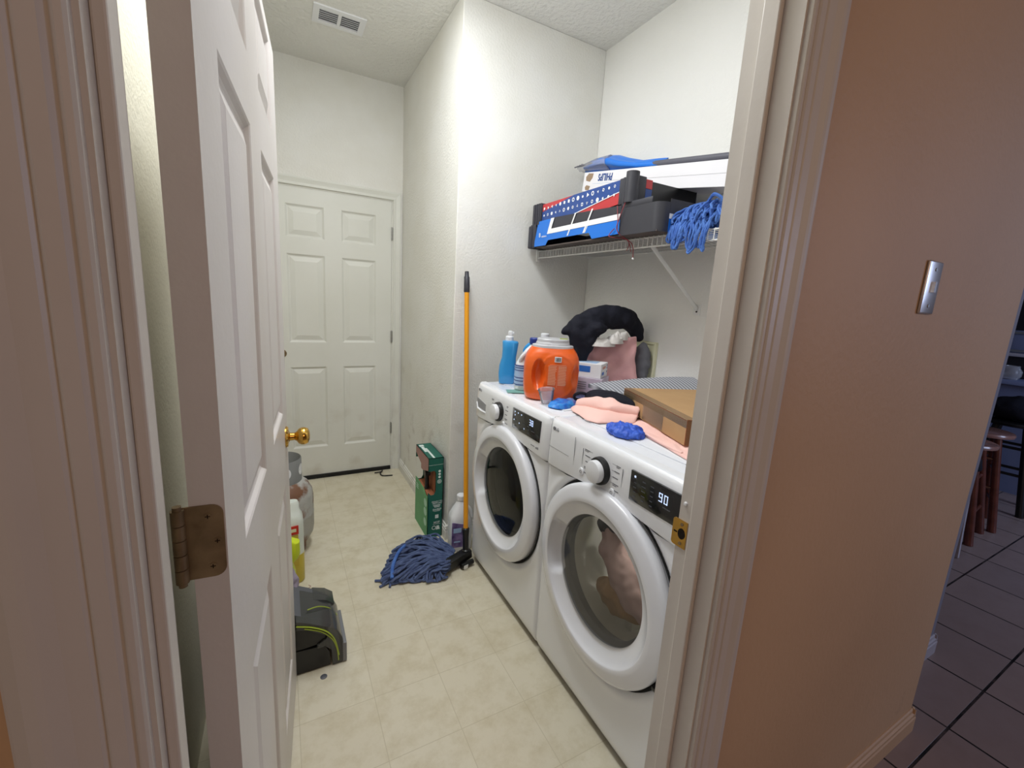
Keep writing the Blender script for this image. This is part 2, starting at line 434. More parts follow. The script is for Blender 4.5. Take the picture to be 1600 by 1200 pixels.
# ------------------------------------------------------------------ room shell
ZC = 2.80; YB = 3.33; XW = .809; YA = 2.19; XR = 1.663; YW = .427; YE = .52; XJ = .6655; XL = -.11; XEND = 1.882; HJ = 2.05
struct('floor', box(-.32, XR+.02, YE-.045, YB+.1, -.05, 0), M['vinyl'])
struct('floor_hall', box(-2.2, 8.2, -2.6, YE-.045, -.05, 0), M['tile'])
struct('floor_kitchen', box(XR+.02, 8.2, YE-.045, 3.4, -.05, 0), M['tile'])
struct('ceiling', box(-.32, XR+.1, YE, YB+.1, ZC, ZC+.05), M['ceiling'])
struct('ceiling_hall', box(-2.2, 8.2, -2.6, YE, 2.62, 2.67), M['hall_ceiling'])
bm = nbm()
for x0, x1, z0, z1 in ((-2.2, XL-.018, 0, ZC), (XJ+.018, XEND, 0, ZC), (XL-.018, XJ+.018, HJ+.018, ZC)):
    add_box(bm, x0, x1, YW, YE, z0, z1)
struct('wall_front', bm, M['hall_wall'])
bm = nbm()      # painted laundry side of the same wall
for x0, x1, z0, z1 in ((-.32, XL-.02, 0, ZC), (XJ+.02, XR, 0, ZC), (XL-.02, XJ+.02, HJ+.02, ZC)):
    add_box(bm, x0, x1, YE, YE+.004, z0, z1)
struct('wall_laundry_front', bm, M['wall'])
struct('wall_left', box(-.38, -.26, YE, YB+.1, 0, ZC), M['wall_cream'])
struct('wall_right', box(XR, XEND, YE, YB+.1, 0, ZC), M['wall'])
bm = box(XW, XR, YA, YB+.1, 0, ZC, bev=.004); struct('wall_alcove', bm, M['wall_dirty'])
bm = nbm()
for x0, x1, z0, z1 in ((-.32, -.068, 0, ZC), (.738, XW, 0, ZC), (-.068, .738, 2.04, ZC)):
    add_box(bm, x0, x1, YB, YB+.12, z0, z1)
struct('wall_back', bm, M['wall_dirty'])
struct('back_door_light_block', box(-.5, 1.2, YB+.125, YB+.2, 0, ZC), M['kit_dark'])  # added unseen dark box behind the back door, stops light leaks
struct('wall_hall_rear', box(-2.2, 8.2, -2.7, -2.6, 0, 2.65), M['hall_wall'])
struct('wall_hall_left', box(-2.3, -2.2, -2.6, YW, 0, 2.65), M['hall_wall'])
struct('wall_kitchen_end', box(8.2, 8.3, -2.6, 3.4, 0, 2.65), M['kit_dark'])
struct('wall_kitchen_back', box(XEND, 8.2, 3.4, 3.5, 0, 2.65), M['kit_wall'])
struct('ceiling_kitchen', box(XEND, 8.2, YE, 3.4, 2.62, 2.67), M['hall_ceiling'])
struct('wall_hall_side', box(XEND, 2.435, .545, .70, 0, 2.62), M['kit_wall'])

def casing(xl, xr, zt, y, prof, side=-1):
    """door casing swept up, across and down round an opening; prof is (outward, proud of wall)"""
    bm = nbm(); rings = []
    prof2 = list(prof)
    path = lambda u, t: [Vector((xl-u, y+side*t, 0)), Vector((xl-u, y+side*t, zt+u)), Vector((xr+u, y+side*t, zt+u)), Vector((xr+u, y+side*t, 0))]
    P = [path(u, t) for u, t in prof2]
    for k in range(4): rings.append([P[i][k] for i in range(len(P))])
    return loft(bm, rings)
PROF = [(0, 0), (0, .008), (.002, .0105), (.006, .011), (.009, .0085), (.011, .0085), (.014, .0115), (.024, .0125), (.027, .010), (.030, .0125), (.044, .0145), (.055, .019), (.060, .020), (.068, .019), (.077, .015), (.080, .012), (.080, 0)]
struct('trim_1', casing(XL-.004, XJ+.004, HJ+.004, YW, PROF), M['trim'], smooth=False)
PROF2 = [(0, 0), (0, .010), (.004, .013), (.012, .012), (.02, .010), (.03, .012), (.045, .016), (.055, .015), (.057, 0)]
bmj = nbm()
add_box(bmj, XL-.018, XL, YW, YE, 0, HJ); add_box(bmj, XJ, XJ+.018, YW, YE, 0, HJ); add_box(bmj, XL-.018, XJ+.018, YW, YE, HJ, HJ+.018)
struct('trim_2', bmj, M['trim'])
bms = nbm()
add_box(bms, XJ-.010, XJ, .460, .488, 0, HJ, bev=.002); add_box(bms, XL, XL+.010, .445, .473, 0, HJ, bev=.002); add_box(bms, XL, XJ, .455, .483, HJ-.010, HJ, bev=.002)
struct('trim_3', bms, M['trim'])
struct('trim_4', casing(-.072, .742, 2.044, YB, PROF2), M['door_back'])
bmj = nbm()
add_box(bmj, -.068, -.062, YB, YB+.1, 0, 2.04); add_box(bmj, .734, .738, YB, YB+.1, 0, 2.04); add_box(bmj, -.068, .738, YB, YB+.1, 2.036, 2.04)
struct('trim_5', bmj, M['door_back'])
def baseboard(p0, p1, n, h=.085, t=.014):
    """moulded skirting from p0 to p1 proud of the wall along n"""
    prof = [(0, 0), (t, 0), (t, h*.62), (t*.8, h*.66), (t*.85, h*.80), (t*.5, h*.84), (t*.45, h*.96), (t*.2, h), (0, h)]
    n = Vector((n[0], n[1], 0))
    rings = [[Vector((p[0], p[1], 0)) + n*a + Vector((0, 0, b)) for a, b in prof] for p in (p0, p1)]
    return loft(nbm(), rings)
struct('baseboard_alcove', baseboard((XW, YA-.013), (XW, YB), (-1, 0)), M['wall_dirty'])
struct('baseboard_alcove_front', baseboard((XW-.013, YA), (XR, YA), (0, -1)), M['wall_dirty'])
struct('baseboard_hall', baseboard((XJ+.085, YW), (XEND+.012, YW), (0, -1), .088), M['hall_wall'])
struct('baseboard_hall_end', baseboard((XEND, YW-.012), (XEND, .545), (1, 0), .088), M['hall_wall'])
struct('baseboard_hall_side', baseboard((XEND, .545), (2.447, .545), (0, -1), .088), M['dull_white'])
struct('baseboard_hall_side_end', baseboard((2.435, .533), (2.435, .70), (1, 0), .088), M['dull_white'])
struct('baseboard_hall_left', baseboard((-2.2, YW), (XL-.085, YW), (0, -1), .088), M['trim'])

# ------------------------------------------------------------------ six-panel doors
def panel_door(W, H, T, cols, rows):
    """door leaf in x (0..W) and z (0..H), faces at y=-T and y=0, with raised six-panel moulding on both faces"""
    bm = nbm()
    xs = sorted({0, W, *[v for c in cols for v in c]}); zs = sorted({0, H, *[v for r in rows for v in r]})
    for y, s in ((-T, 1), (0, -1)):
        for i in range(len(xs)-1):
            for j in range(len(zs)-1):
                a, b, c, d = xs[i], xs[i+1], zs[j], zs[j+1]
                if (a, b) in cols and (c, d) in rows:
                    R = []
                    for ins, dep in ((0, 0), (.004, .002), (.010, .008), (.015, .0105), (.020, .0105), (.023, .009), (.046, .0025), (.048, .0018)):
                        R.append([Vector((a+ins, y+s*dep, c+ins)), Vector((b-ins, y+s*dep, c+ins)), Vector((b-ins, y+s*dep, d-ins)), Vector((a+ins, y+s*dep, d-ins))])
                    vs = [[bm.verts.new(p) for p in r] for r in R]
                    for p, q in zip(vs[:-1], vs[1:]):
                        for k in range(4): bm.faces.new((p[k], p[(k+1) % 4], q[(k+1) % 4], q[k]))
                    bm.faces.new(vs[-1])
                else:
                    bm.faces.new([bm.verts.new(v) for v in ((a, y, c), (b, y, c), (b, y, d), (a, y, d))])
    for q in (((0, -T, 0), (0, 0, 0), (0, 0, H), (0, -T, H)), ((W, -T, 0), (W, 0, 0), (W, 0, H), (W, -T, H)),
              ((0, -T, 0), (W, -T, 0), (W, 0, 0), (0, 0, 0)), ((0, -T, H), (W, -T, H), (W, 0, H), (0, 0, H))):
        bm.faces.new([bm.verts.new(v) for v in q])
    bmesh.ops.remove_doubles(bm, verts=bm.verts[:], dist=.0002)
    return bm
# open door: hinge corner (-.066,.573) to free corner (.006,1.523)
ang = math.atan2(1.523-.573, .006+.066)
leaf = panel_door(.953, 2.02, .035, [(.122, .395), (.548, .82)], [(.185, .80), (1.015, 1.665), (1.78, 1.99)])
d1 = struct('door_1', leaf, M['door'])
# local +x runs along the leaf; local -y (moulded face) must look toward +x of the room
d1.matrix_world = Matrix.Translation((-.066-.035*math.sin(ang), .573+.035*math.cos(ang), .012)) @ Matrix.Rotation(ang, 4, 'Z')
def knob_bm(p, side):
    b = nbm()
    prof = [(.0, .0), (.033, .0), (.033, .003), (.030, .007), (.018, .009), (.0125, .012), (.0115, .024), (.015, .030), (.0235, .036), (.0275, .045), (.0275, .053), (.0235, .062), (.014, .067), (.0, .068)]
    lathe(b, [(r, side*h) for r, h in prof], 32, p, 'Y'); return b
part('door_knob', knob_bm((.888, -.035, .925), -1), M['brass'], d1)
part('door_knob', knob_bm((.888, 0, .925), 1), M['brass'], d1)
part('latch_plate', box(.953, .9545, -.030, -.005, .895, .953, bev=.0005), M['brass'], d1)
def hinge_leaf(z0, z1):
    """rounded brass leaf on the hinge edge of the open door, knuckles on its room side"""
    b = nbm(); r = .012; P = []
    # plane y(local) from -.035 (outer face) to .004, x=0 edge, facing -x
    for cx, cz, a0 in ((-.0335+r, z1-r, 90), (-.0335+r, z0+r, 180)):
        for k in range(7):
            a = math.radians(a0+90*k/6); P.append((cx+r*math.cos(a), cz+r*math.sin(a)))
    P += [(.006, z0), (.006, z1)]
    loft(b, [[Vector((-.0004, p[0], p[1])) for p in P], [Vector((-.0022, p[0], p[1])) for p in P]])
    return b
for z0, lab in ((1.040, 1), (.22, 0), (1.80, 0)):
    h = part('hinge', hinge_leaf(z0, z0+.092), M['brass_old'], d1, label='tarnished brass hinge leaf')
    kb = nbm()
    for k in range(5):
        a = z0+.001+k*.0182; disc_cyl(kb, (-.006, .0095, a), (-.006, .0095, a+.0172), .0066, n=16)
    disc_cyl(kb, (-.006, .0095, z0-.004), (-.006, .0095, z0+.096), .0045, n=12)
    part('knuckle', kb, M['brass_old'], h)
    for sy_, sz_ in ((-.018, .078), (-.026, .046), (-.020, .014)):
        sb = nbm(); c = Vector((-.0022, sy_, z0+sz_))
        disc_cyl(sb, c, c+Vector((-.0008, 0, 0)), .0042, n=16)
        part('screw', sb, M['brass_old'], h)
        xb = nbm()
        add_box(xb, c.x-.0011, c.x-.0007, c.y-.0026, c.y+.0026, c.z-.0005, c.z+.0005); add_box(xb, c.x-.0011, c.x-.0007, c.y-.0005, c.y+.0005, c.z-.0026, c.z+.0026)
        part('screw_slot', xb, M['dark_metal'], h)
# back door
W2 = .794
d2 = struct('door_2', panel_door(W2, 2.018, .04, [(.107, .343), (.450, .684)], [(.225, .825), (.998, 1.595), (1.70, 1.912)]), M['door_back'])
d2.location = (-.061, YB+.044, .018)
part('door_sweep', box(.0, W2, -.052, -.040, -.017, .012, bev=.002), M['black_soft'], d2)
kb = nbm(); lathe(kb, [(0, -.0405), (.029, -.0405), (.029, -.044), (.012, -.050), (.011, -.062), (.0, -.062)], 24, (.060, 0, .922), 'Y')
part('lock_rose', kb, M['brass_old'], d2)
for z in (.325, 1.045, 1.795):
    kb = nbm()
    for k in range(4): disc_cyl(kb, (W2+.001, -.049, z-.042+k*.022), (W2+.001, -.049, z-.022+k*.022), .0062, n=12)
    add_box(kb, W2-.002, W2+.004, -.046, -.0405, z-.045, z+.048)
    part('hinge', kb, M['nickel'], d2)
st = single('weather_strip', tube(nbm(), catmull([(.60, 3.27, .008), (.645, 3.262, .012), (.664, 3.29, .010), (.64, 3.25, .006), (.65, 3.20, .006), (.72, 3.185, .005)], 6), .0045, 6), M['black_soft'],
            'loose black rubber strip curled on the floor at the foot of the back door', 'strip')

# strike plate, bumper, switch
sp = thing('strike_plate', 'brass latch strike plate set in the right door jamb', 'strike plate', (XJ, .50, .947))
def strike():
    b = nbm(); P = []; 
    y0, y1, z0, z1, r = -.003, .030, 0, .055, .006
    for cx, cz, a0 in ((y1-r, z0+r, -90), (y1-r, z1-r, 0)):
        for k in range(6):
            a = math.radians(a0+90*k/5); P.append((cx+r*math.cos(a), cz+r*math.sin(a)))
    P += [(y0, z1), (y0, z0)]
    loft(b, [[Vector((-.0018, p[0], p[1])) for p in P], [Vector((0, p[0], p[1])) for p in P]])
    return b
part('plate', strike(), M['brass'], sp)
part('latch_hole', loft(nbm(), [[Vector((-.0022, .008+.0085*math.cos(a), .028+.011*math.sin(a))) for a in [2*PI*k/20 for k in range(20)]], [Vector((-.0017, .008+.0085*math.cos(a), .028+.011*math.sin(a))) for a in [2*PI*k/20 for k in range(20)]]]), M['dark_metal'], sp)
for z in (.008, .047):
    part('screw', disc_cyl(nbm(), (-.0018, .009, z), (-.0026, .009, z), .0034, n=14), M['brass_old'], sp)
part('slot', box(-.0021, -.0017, .018, .026, .026, .029), M['dark_metal'], sp)
single('door_bumper', lathe(nbm(), [(0, -.004), (.0032, -.0035), (.0042, -.0005), (.0042, 0)], 14, (XJ, .508, 1.037), 'X'), M['paper_white'], 'tiny white bumper dot on the right door jamb above the strike plate', 'bumper')
sw = thing('light_switch', 'silver metal light switch plate on the tan hall wall', 'light switch', (1.260, YW, 1.421))
part('plate', box(-.035, .035, -.006, 0, 0, .114, bev=.0035, seg=3), M['chrome'], sw)
part('toggle', prism_xz(nbm(), [(-.005, .047), (.005, .047), (.004, .070), (-.004, .070)], -.012, -.005), M['chrome'], sw)
for z in (.018, .096): part('screw', disc_cyl(nbm(), (0, -.006, z), (0, -.0075, z), .0035, n=14), M['nickel'], sw)

# ceiling vent
vt = thing('ceiling_vent', 'white ceiling air vent with two banks of grey slats', 'air vent', (.327, 2.765, ZC))
def rect_frame(bm, x0, x1, y0, y1, w, z0, z1, mid=None):
    add_box(bm, x0, x0+w, y0, y1, z0, z1); add_box(bm, x1-w, x1, y0, y1, z0, z1)
    add_box(bm, x0+w, x1-w, y0, y0+w, z0, z1); add_box(bm, x0+w, x1-w, y1-w, y1, z0, z1)
    if mid: add_box(bm, -mid, mid, y0+w, y1-w, z0, z1)
part('vent_frame', (lambda b: (rect_frame(b, -.128, .128, -.085, .085, .030, -.007, 0, .008), b)[1])(nbm()), M['white'], vt, smooth=False)
part('vent_back', box(-.10, .10, -.056, .056, -.0005, 0), M['seam'], vt, smooth=False)
for sx_ in (-1, 1):
    for k in range(6):
        y = -.046+k*.0185
        b = nbm(); add_box(b, min(sx_*.010, sx_*.098), max(sx_*.010, sx_*.098), -.006, .006, -.0008, .0008)
        bmesh.ops.transform(b, matrix=Matrix.Translation((0, y, -.004)) @ Matrix.Rotation(.5, 4, 'X'), verts=b.verts[:])
        part('slat', b, M['white'], vt, smooth=False)

# ------------------------------------------------------------------ washer and dryer
XM = .863
def machine(yc, is_dryer, label, cat):
    t = thing('dryer' if is_dryer else 'washing_machine', label, cat, (XM, yc, 0), -PI/2)
    W = .672; hw = W/2; ZD = .543
    b = nbm()
    add_box(b, -hw+.004, -hw+.03, .03, .775, .035, .955, bev=.008); add_box(b, hw-.03, hw-.004, .03, .775, .035, .955, bev=.008)
    add_box(b, -hw+.01, hw-.01, .76, .775, .035, .955); add_box(b, -hw+.01, hw-.01, .03, .77, .035, .06); add_box(b, -hw+.01, hw-.01, .03, .77, .93, .95)
    part('body', b, M['white'], t)
    # top plate with a raised rim
    b = nbm(); add_box(b, -hw, hw, .004, .79, .945, .980, bev=.010, seg=3); add_box(b, -hw+.06, hw-.06, .10, .72, .980, .984, bev=.0035)
    part('top_panel', b, M['white_top'], t)
    # lower front: height field with a dished ring round the door
    def line(x): return .8015+.021*math.exp(-(x/.20)**2)
    b = nbm(); nx, nz = 72, 84; G = []
    for j in range(nz+1):
        row = []
        for i in range(nx+1):
            x = -hw+W*i/nx; zt = line(x); z = .022+(zt-.022)*j/nz
            r = math.hypot(x, z-ZD); y = .0
            y -= .0045*math.exp(-((r-.334)/.016)**2) if r > .334 else .0045
            if r < .334: y = -.0045+.014*min(1, (.334-r)/.026)**1.5
            ed = min(x+hw, hw-x); y += .014*(1-min(1, ed/.014))**2
            if z < .07: y += .016*(1-(z-.022)/.048)**2
            row.append(b.verts.new((x, y, z)))
        G.append(row)
    for j in range(nz):
        for i in range(nx):
            q = (G[j][i], G[j][i+1], G[j+1][i+1], G[j+1][i])
            if max(math.hypot(v.co.x, v.co.z-ZD) for v in q) > .235: b.faces.new(q)
    # side and bottom returns so the panel has depth
    for col, sgn in ((0, 1), (nx, -1)):
        for j in range(nz):
            a, c = G[j][col], G[j+1][col]
            p = b.verts.new((a.co.x, .04, a.co.z)); q = b.verts.new((c.co.x, .04, c.co.z)); b.faces.new((a, c, q, p))
    part('front_panel', b, M['white'], t, angle=.9)
    # control fascia
    b = nbm(); nx = 40; rings = []
    for i in range(nx+1):
        x = -hw+W*i/nx; zl = line(x)+.003; e = .012*(1-min(1, min(x+hw, hw-x)/.012))**2
        pr = [(.04, zl), (-.002+e, zl), (-.009+e, zl+.004), (-.011+e, zl+.012), (-.006+e, .945), (-.003+e, .966), (.004+e, .976), (.018, .981), (.04, .982)]
        rings.append([Vector((x, p[0], p[1])) for p in pr])
    loft(b, rings)
    fas = part('control_panel', b, M['white'], t, angle=.8)
    def fy(z): return -.011+.005*(z-.83)/.115     # face of the fascia at height z
    # door ring with a recessed funnel and a finger grip on the left
    prof = [(.299, .004), (.3015, -.006), (.3015, -.019), (.299, -.026), (.294, -.0295), (.283, -.0325), (.262, -.0365), (.2475, -.038), (.2445, -.0365), (.2425, -.033), (.232, -.024), (.216, -.014), (.204, -.0095), (.199, -.0085), (.197, -.004)]
    n = 120; rings = []
    for r, h in prof:
        ring = []
        for k in range(n):
            a = 2*PI*k/n; hh = h; rr = r
            if .198 < r < .243:
                d = abs(a-PI*1.0)/math.radians(23)
                f = max(0, min(1, (1.12-d)/.14)); hh = h+(.022 if r < .238 else .010)*f
            ring.append(Vector((rr*math.cos(a), hh, ZD+rr*math.sin(a))))
        rings.append(ring)
    door = part('door', loft(nbm(), rings, caps=False), M['ring'], t, angle=.9)
    gm = M['glass_grey'] if is_dryer else M['glass_dark']
    b = nbm(); lathe(b, [(.1985, -.008), (.19, -.0125), (.165, -.018), (.12, -.0235), (.06, -.026), (.0005, -.0265)], 96, (0, 0, ZD), 'Y')
    part('door_glass', b, gm, door)
    b = nbm(); lathe(b, [(.1985, -.004), (.2, .006), (.190, .012), (.186, .02), (.190, .035), (.197, .05)], 72, (0, 0, ZD), 'Y'); part('door_gasket', b, M['gasket'], door)
    b = nbm(); lathe(b, [(.30, .008), (.312, .0), (.313, .010)], 96, (0, 0, ZD), 'Y'); part('door_shadow_ring', b, M['black_soft'], t)  # black ring standing in for the shadow between door and front panel
    # drum behind the glass with lifters
    b = nbm(); lathe(b, [(.197, .05), (.245, .08), (.25, .30), (.245, .50), (.20, .54), (.0005, .545)], 72, (0, 0, ZD), 'Y')
    for k in range(3):
        a = 2*PI*k/3+.5
        bb = box(-.02, .02, .16, .48, -.03, .03, bev=.012)
        join(b, bb, Matrix.Translation((.225*math.cos(a), 0, ZD+.225*math.sin(a))) @ Matrix.Rotation(-a+PI/2, 4, 'Y'))
    part('drum', b, M['drum'], t)
    # hinge stubs at the right of the door
    if is_dryer:
        for z in (.452, .385): part('door_hinge', box(.262 if z < .4 else .283, .302, -.012, .004, z-.006, z+.006, bev=.002), M['black'], t)
    # knob
    kx, kz = ((-.030, .895) if is_dryer else (-.070, .897))
    y0 = fy(kz)
    b = nbm(); lathe(b, [(.0435, y0+.004), (.0435, y0-.010), (.041, y0-.016), (.036, y0-.017), (.0005, y0-.017)], 56, (kx, 0, kz), 'Y')
    kn = part('selector_knob', b, M['black'], t)
    b = nbm(); lathe(b, [(.0350, y0-.014), (.0352, y0-.030), (.0335, y0-.0345), (.029, y0-.036), (.0005, y0-.0365)], 56, (kx, 0, kz), 'Y')
    part('knob_cap', b, M['white'], kn)
    # display
    dx0, dx1 = ((.100, .312) if is_dryer else (.062, .286)); dz0, dz1 = .865, .950
    if is_dryer: dz0, dz1 = .862, .950
    b = nbm(); ym = fy((dz0+dz1)/2)
    add_box(b, dx0, dx1, ym-.0042, ym+.004, dz0, dz1, bev=.0015)
    dsp = part('display', b, M['display'], t)
    yf = ym-.0046
    def seg7(bm, ch, x, z, h, y):
        w = h*.50; th = h*.105; S = {'0': 'abcdef', '3': 'abcdg', '8': 'abcdefg', '9': 'abcdfg'}[ch]
        R = {'a': (0, w, h-th, h), 'd': (0, w, 0, th), 'g': (0, w, h/2-th/2, h/2+th/2), 'f': (0, th, h/2, h), 'e': (0, th, 0, h/2), 'b': (w-th, w, h/2, h), 'c': (w-th, w, 0, h/2)}
        for s in S:
            a = R[s]; add_box(bm, x+a[0], x+a[1], y-.0004, y, z+a[2], z+a[3])
    b = nbm(); s = '90' if is_dryer else '38'
    dgx, dgz, dh = ((.207, .905, .024) if is_dryer else (.206, .914, .023))
    for i, ch in enumerate(s): seg7(b, ch, dgx+i*dh*.74, dgz, dh, yf)
    part('digits', b, M['led'], dsp, smooth=False)
    dots = [(.118, .936)] if is_dryer else [(.085, .938), (.112, .938), (.140, .937), (.086, .924), (.079, .902), (.124, .898), (.166, .886)]
    for x, z in dots:
        part('indicator_light', disc_cyl(nbm(), (x, yf+.0004, z), (x, yf-.0003, z), .0030 if not is_dryer else .0034, n=12), M['led'], dsp)
    b = nbm(); rr = random.Random(3+is_dryer)
    for cx in ([.120, .152, .182] if is_dryer else [.09, .128, .165, .20]):
        for q in range(5):
            z = .932-q*.0135; ww = rr.uniform(.008, .016)
            if is_dryer or q > 1: add_box(b, cx-ww/2, cx+ww/2, yf-.0002, yf+.0002, z-.0014, z+.0014)
    add_box(b, .222, .248, yf-.0002, yf+.0002, .893, .896)
    part('display_markings', b, M['dim_print'], dsp, smooth=False)
    # printed programme marks round the knob
    b = nbm()
    for sx_ in (-1, 1):
        for q in range(5):
            z = kz+.040-q*.019; x = kx+sx_*(.066+.004*abs(q-2)); ww = rr.uniform(.014, .026)
            yy = fy(z)-.0006
            add_box(b, x-ww/2, x+ww/2, yy-.0002, yy+.001, z-.0016, z+.0016)
            if q in (0, 3): add_box(b, x-ww/2, x+ww*.2, yy-.0002, yy+.001, z-.0060, z-.0036)
            if is_dryer:
                xa, xb = sorted((kx+sx_*.047, x-sx_*ww/2)); add_box(b, xa, xb, yy-.0001, yy+.001, z-.0003, z+.0003)
    if is_dryer:
        for sx_ in (-1, 1):
            x = kx+sx_*.094; add_box(b, x-.0003, x+.0003, fy(.89)-.0007, fy(.89)+.001, .862, .936)
    part('programme_markings', b, M['print'], t, smooth=False)
    # buttons
    for x, z in (((-.122, .857), (.030, .850)) if is_dryer else ((-.148, .868), (-.022, .852))):
        y = fy(z)
        b = nbm(); lathe(b, [(.0125, y+.003), (.0125, y-.001), (.0115, y-.0034), (.0095, y-.0040), (.0005, y-.0040)], 28, (x, 0, z), 'Y')
        bt = part('button', b, M['white'], t)
        b = nbm(); add_box(b, x-.0045, x-.003, y-.0046, y-.004, z-.004, z+.004); lathe(b, [(.005, y-.0041), (.005, y-.0046), (.0038, y-.0046), (.0038, y-.0041)], 16, (x+.001, 0, z), 'Y')
        part('button_symbol', b, M['print'], bt, smooth=False)
    # maker's mark: round badge and two letters
    lx, lz = -.302, .950; y = fy(lz)-.0012
    b = nbm(); lathe(b, [(.0068, y+.002), (.0068, y-.0002), (.0005, y-.0002)], 24, (lx, 0, lz), 'Y')
    put_text(b, 'LG', .017, lx+.0195, y-.0003, lz, bold=.0001)
    part('maker_badge', b, M['print'], t, smooth=False)
    if is_dryer:
        b = nbm(); add_box(b, -.322, -.200, fy(.88)-.0006, fy(.88)+.001, .8795, .8807); add_box(b, -.170, -.1692, fy(.88)-.0008, fy(.88)+.001, .822, .958)
        part('panel_seam', b, M['seam'], t, smooth=False)
    else:
        # detergent drawer grip
        z0 = .862; yy = fy(.88)-.0006
        b = nbm(); prism_xz(b, [(-.315, .908), (-.215, .893), (-.215, .858), (-.300, .862), (-.315, .885)], yy-.0004, yy+.003)
        dr = part('detergent_drawer', b, M['seam'], t, smooth=False)
        b = nbm(); tube(b, [Vector((-.316, yy-.002, .885)), Vector((-.302, yy-.003, .856)), Vector((-.26, yy-.003, .851)), Vector((-.212, yy-.002, .853))], .004, 8)
        part('drawer_lip', b, M['white'], dr)
        b = nbm(); add_box(b, .224, .252, fy(.84)-.0006, fy(.84)+.001, .8385, .8415); put_text(b, 'x10', .014, .272, fy(.84)-.001, .840)
        part('model_print', b, M['print'], t, smooth=False)
    for sx_ in (-1, 1):
        for yy in (.09, .70): part('foot', disc_cyl(nbm(), (sx_*.27, yy, 0), (sx_*.27, yy, .04), .022, n=16), M['black_soft'], t)
    b = box(-hw+.02, hw-.02, .045, .06, .004, .036); part('kick_plate', b, M['gasket'], t, smooth=False)
    return t
machine(1.6155, False, 'white front-loading washer with dark porthole and display reading 38, farther of the two machines', 'washing machine')
machine(.9405, True, 'white front-loading dryer showing 90 with clothes behind its round door, nearer of the two machines', 'dryer')

def remeshed(name, bm, m, voxel, label=None, cat=None, parent=None, disp=0., dsc=.05, sm=6, group=None, seed=0):
    """soft cloth lump: overlapping shapes fused to one skin, then creased"""
    bmesh.ops.recalc_face_normals(bm, faces=bm.faces[:])
    if parent is None:
        o = single(name, bm, m, label, cat, group=group)
    else:
        o = part(name, bm, m, parent, world=True)
    r = o.modifiers.new('r', 'REMESH'); r.mode = 'VOXEL'; r.voxel_size = voxel; r.use_smooth_shade = True
    s = o.modifiers.new('s', 'SMOOTH'); s.iterations = sm; s.factor = .6
    if disp:
        tx = bpy.data.textures.new(name+'_folds', 'CLOUDS'); tx.noise_scale = dsc; tx.noise_depth = 1
        d = o.modifiers.new('d', 'DISPLACE'); d.texture = tx; d.strength = disp; d.mid_level = .5
    return o
def capsule(bm, pts, radii, squash=1., n=18):
    """chain of tapered capsules; squash flattens across y"""
    P = catmull(pts, 5); k = len(P)
    R = []
    for i in range(k):
        f = i/(k-1)*(len(radii)-1); a = int(min(f, len(radii)-2)); R.append(radii[a]+(radii[a+1]-radii[a])*(f-a))
    b = nbm(); tube(b, P, R, n)
    for p, r in ((P[0], R[0]), (P[-1], R[-1])):
        q = bmesh.new(); bmesh.ops.create_icosphere(q, subdivisions=2, radius=r); join(b, q, Matrix.Translation(p))
    join(bm, b); return bm
def blob(bm, c, rx, ry, rz, rot=0.):
    q = bmesh.new(); bmesh.ops.create_icosphere(q, subdivisions=3, radius=1)
    join(bm, q, Matrix.Translation(Vector(c)) @ Matrix.Rotation(rot, 4, 'Z') @ Matrix.Diagonal((rx, ry, rz, 1))); return bm
# clothes in the dryer drum
b = nbm(); blob(b, (1.03, .97, .375), .05, .10, .05, .3); capsule(b, [(1.0, 1.06, .40), (.99, 1.0, .42), (.995, .92, .39)], [.025, .04, .03])
remeshed('garment', b, mat('tan_cloth', (176, 140, 100), .9), .008, 'tan cloth lying low inside the dryer drum', 'clothes', disp=.03, dsc=.05, group='clothes inside the dryer drum')
b = nbm(); capsule(b, [(1.03, 1.08, .62), (1.0, 1.03, .55), (.995, .95, .48), (1.01, .87, .42), (1.03, .83, .40)], [.03, .045, .048, .045, .03]); blob(b, (1.06, .90, .50), .05, .08, .06)
remeshed('garment', b, mat('rosy_cloth', (186, 160, 156), .9), .008, 'rose-brown cloth heaped above the tan one inside the dryer drum', 'clothes', disp=.03, dsc=.05, group='clothes inside the dryer drum')
b = nbm(); capsule(b, [(1.02, 1.11, .60), (1.02, 1.04, .655), (1.03, .95, .67)], [.03, .04, .03]); blob(b, (1.05, 1.10, .50), .03, .04, .06)
remeshed('garment', b, mat('charcoal_cloth', (70, 70, 76), .9), .008, 'charcoal cloth near the top inside the dryer drum', 'clothes', disp=.03, dsc=.05, group='clothes inside the dryer drum')

# ------------------------------------------------------------------ things on top of the machines
ZT = .984
# tall blue bottle with a white dispensing cap
t = thing('detergent_bottle', 'tall sky-blue detergent bottle with white spout cap at the far corner of the washer top', 'bottle', (.985, 1.882, ZT), -.45)
b = nbm(); bottle(b, [(0, .070, .050, 3), (.006, .078, .058, 3), (.05, .084, .062, 3), (.09, .082, .060, 3, .001), (.13, .070, .056, 3, .006), (.17, .074, .058, 3, .009), (.205, .080, .060, 3, .010), (.212, .074, .052, 2.6, .008), (.216, .03, .03, 2, .006)])
part('body', b, M['blue_bottle'], t)
b = nbm(); lathe(b, [(.020, .214), (.020, .232), (.016, .236), (.0005, .236)], 24, (.004, 0, 0)); add_box(b, -.004, .018, -.010, .010, .234, .262, bev=.006); add_box(b, .012, .026, -.006, .006, .244, .258, bev=.003)
part('spout_cap', b, M['bottle_white'], t)
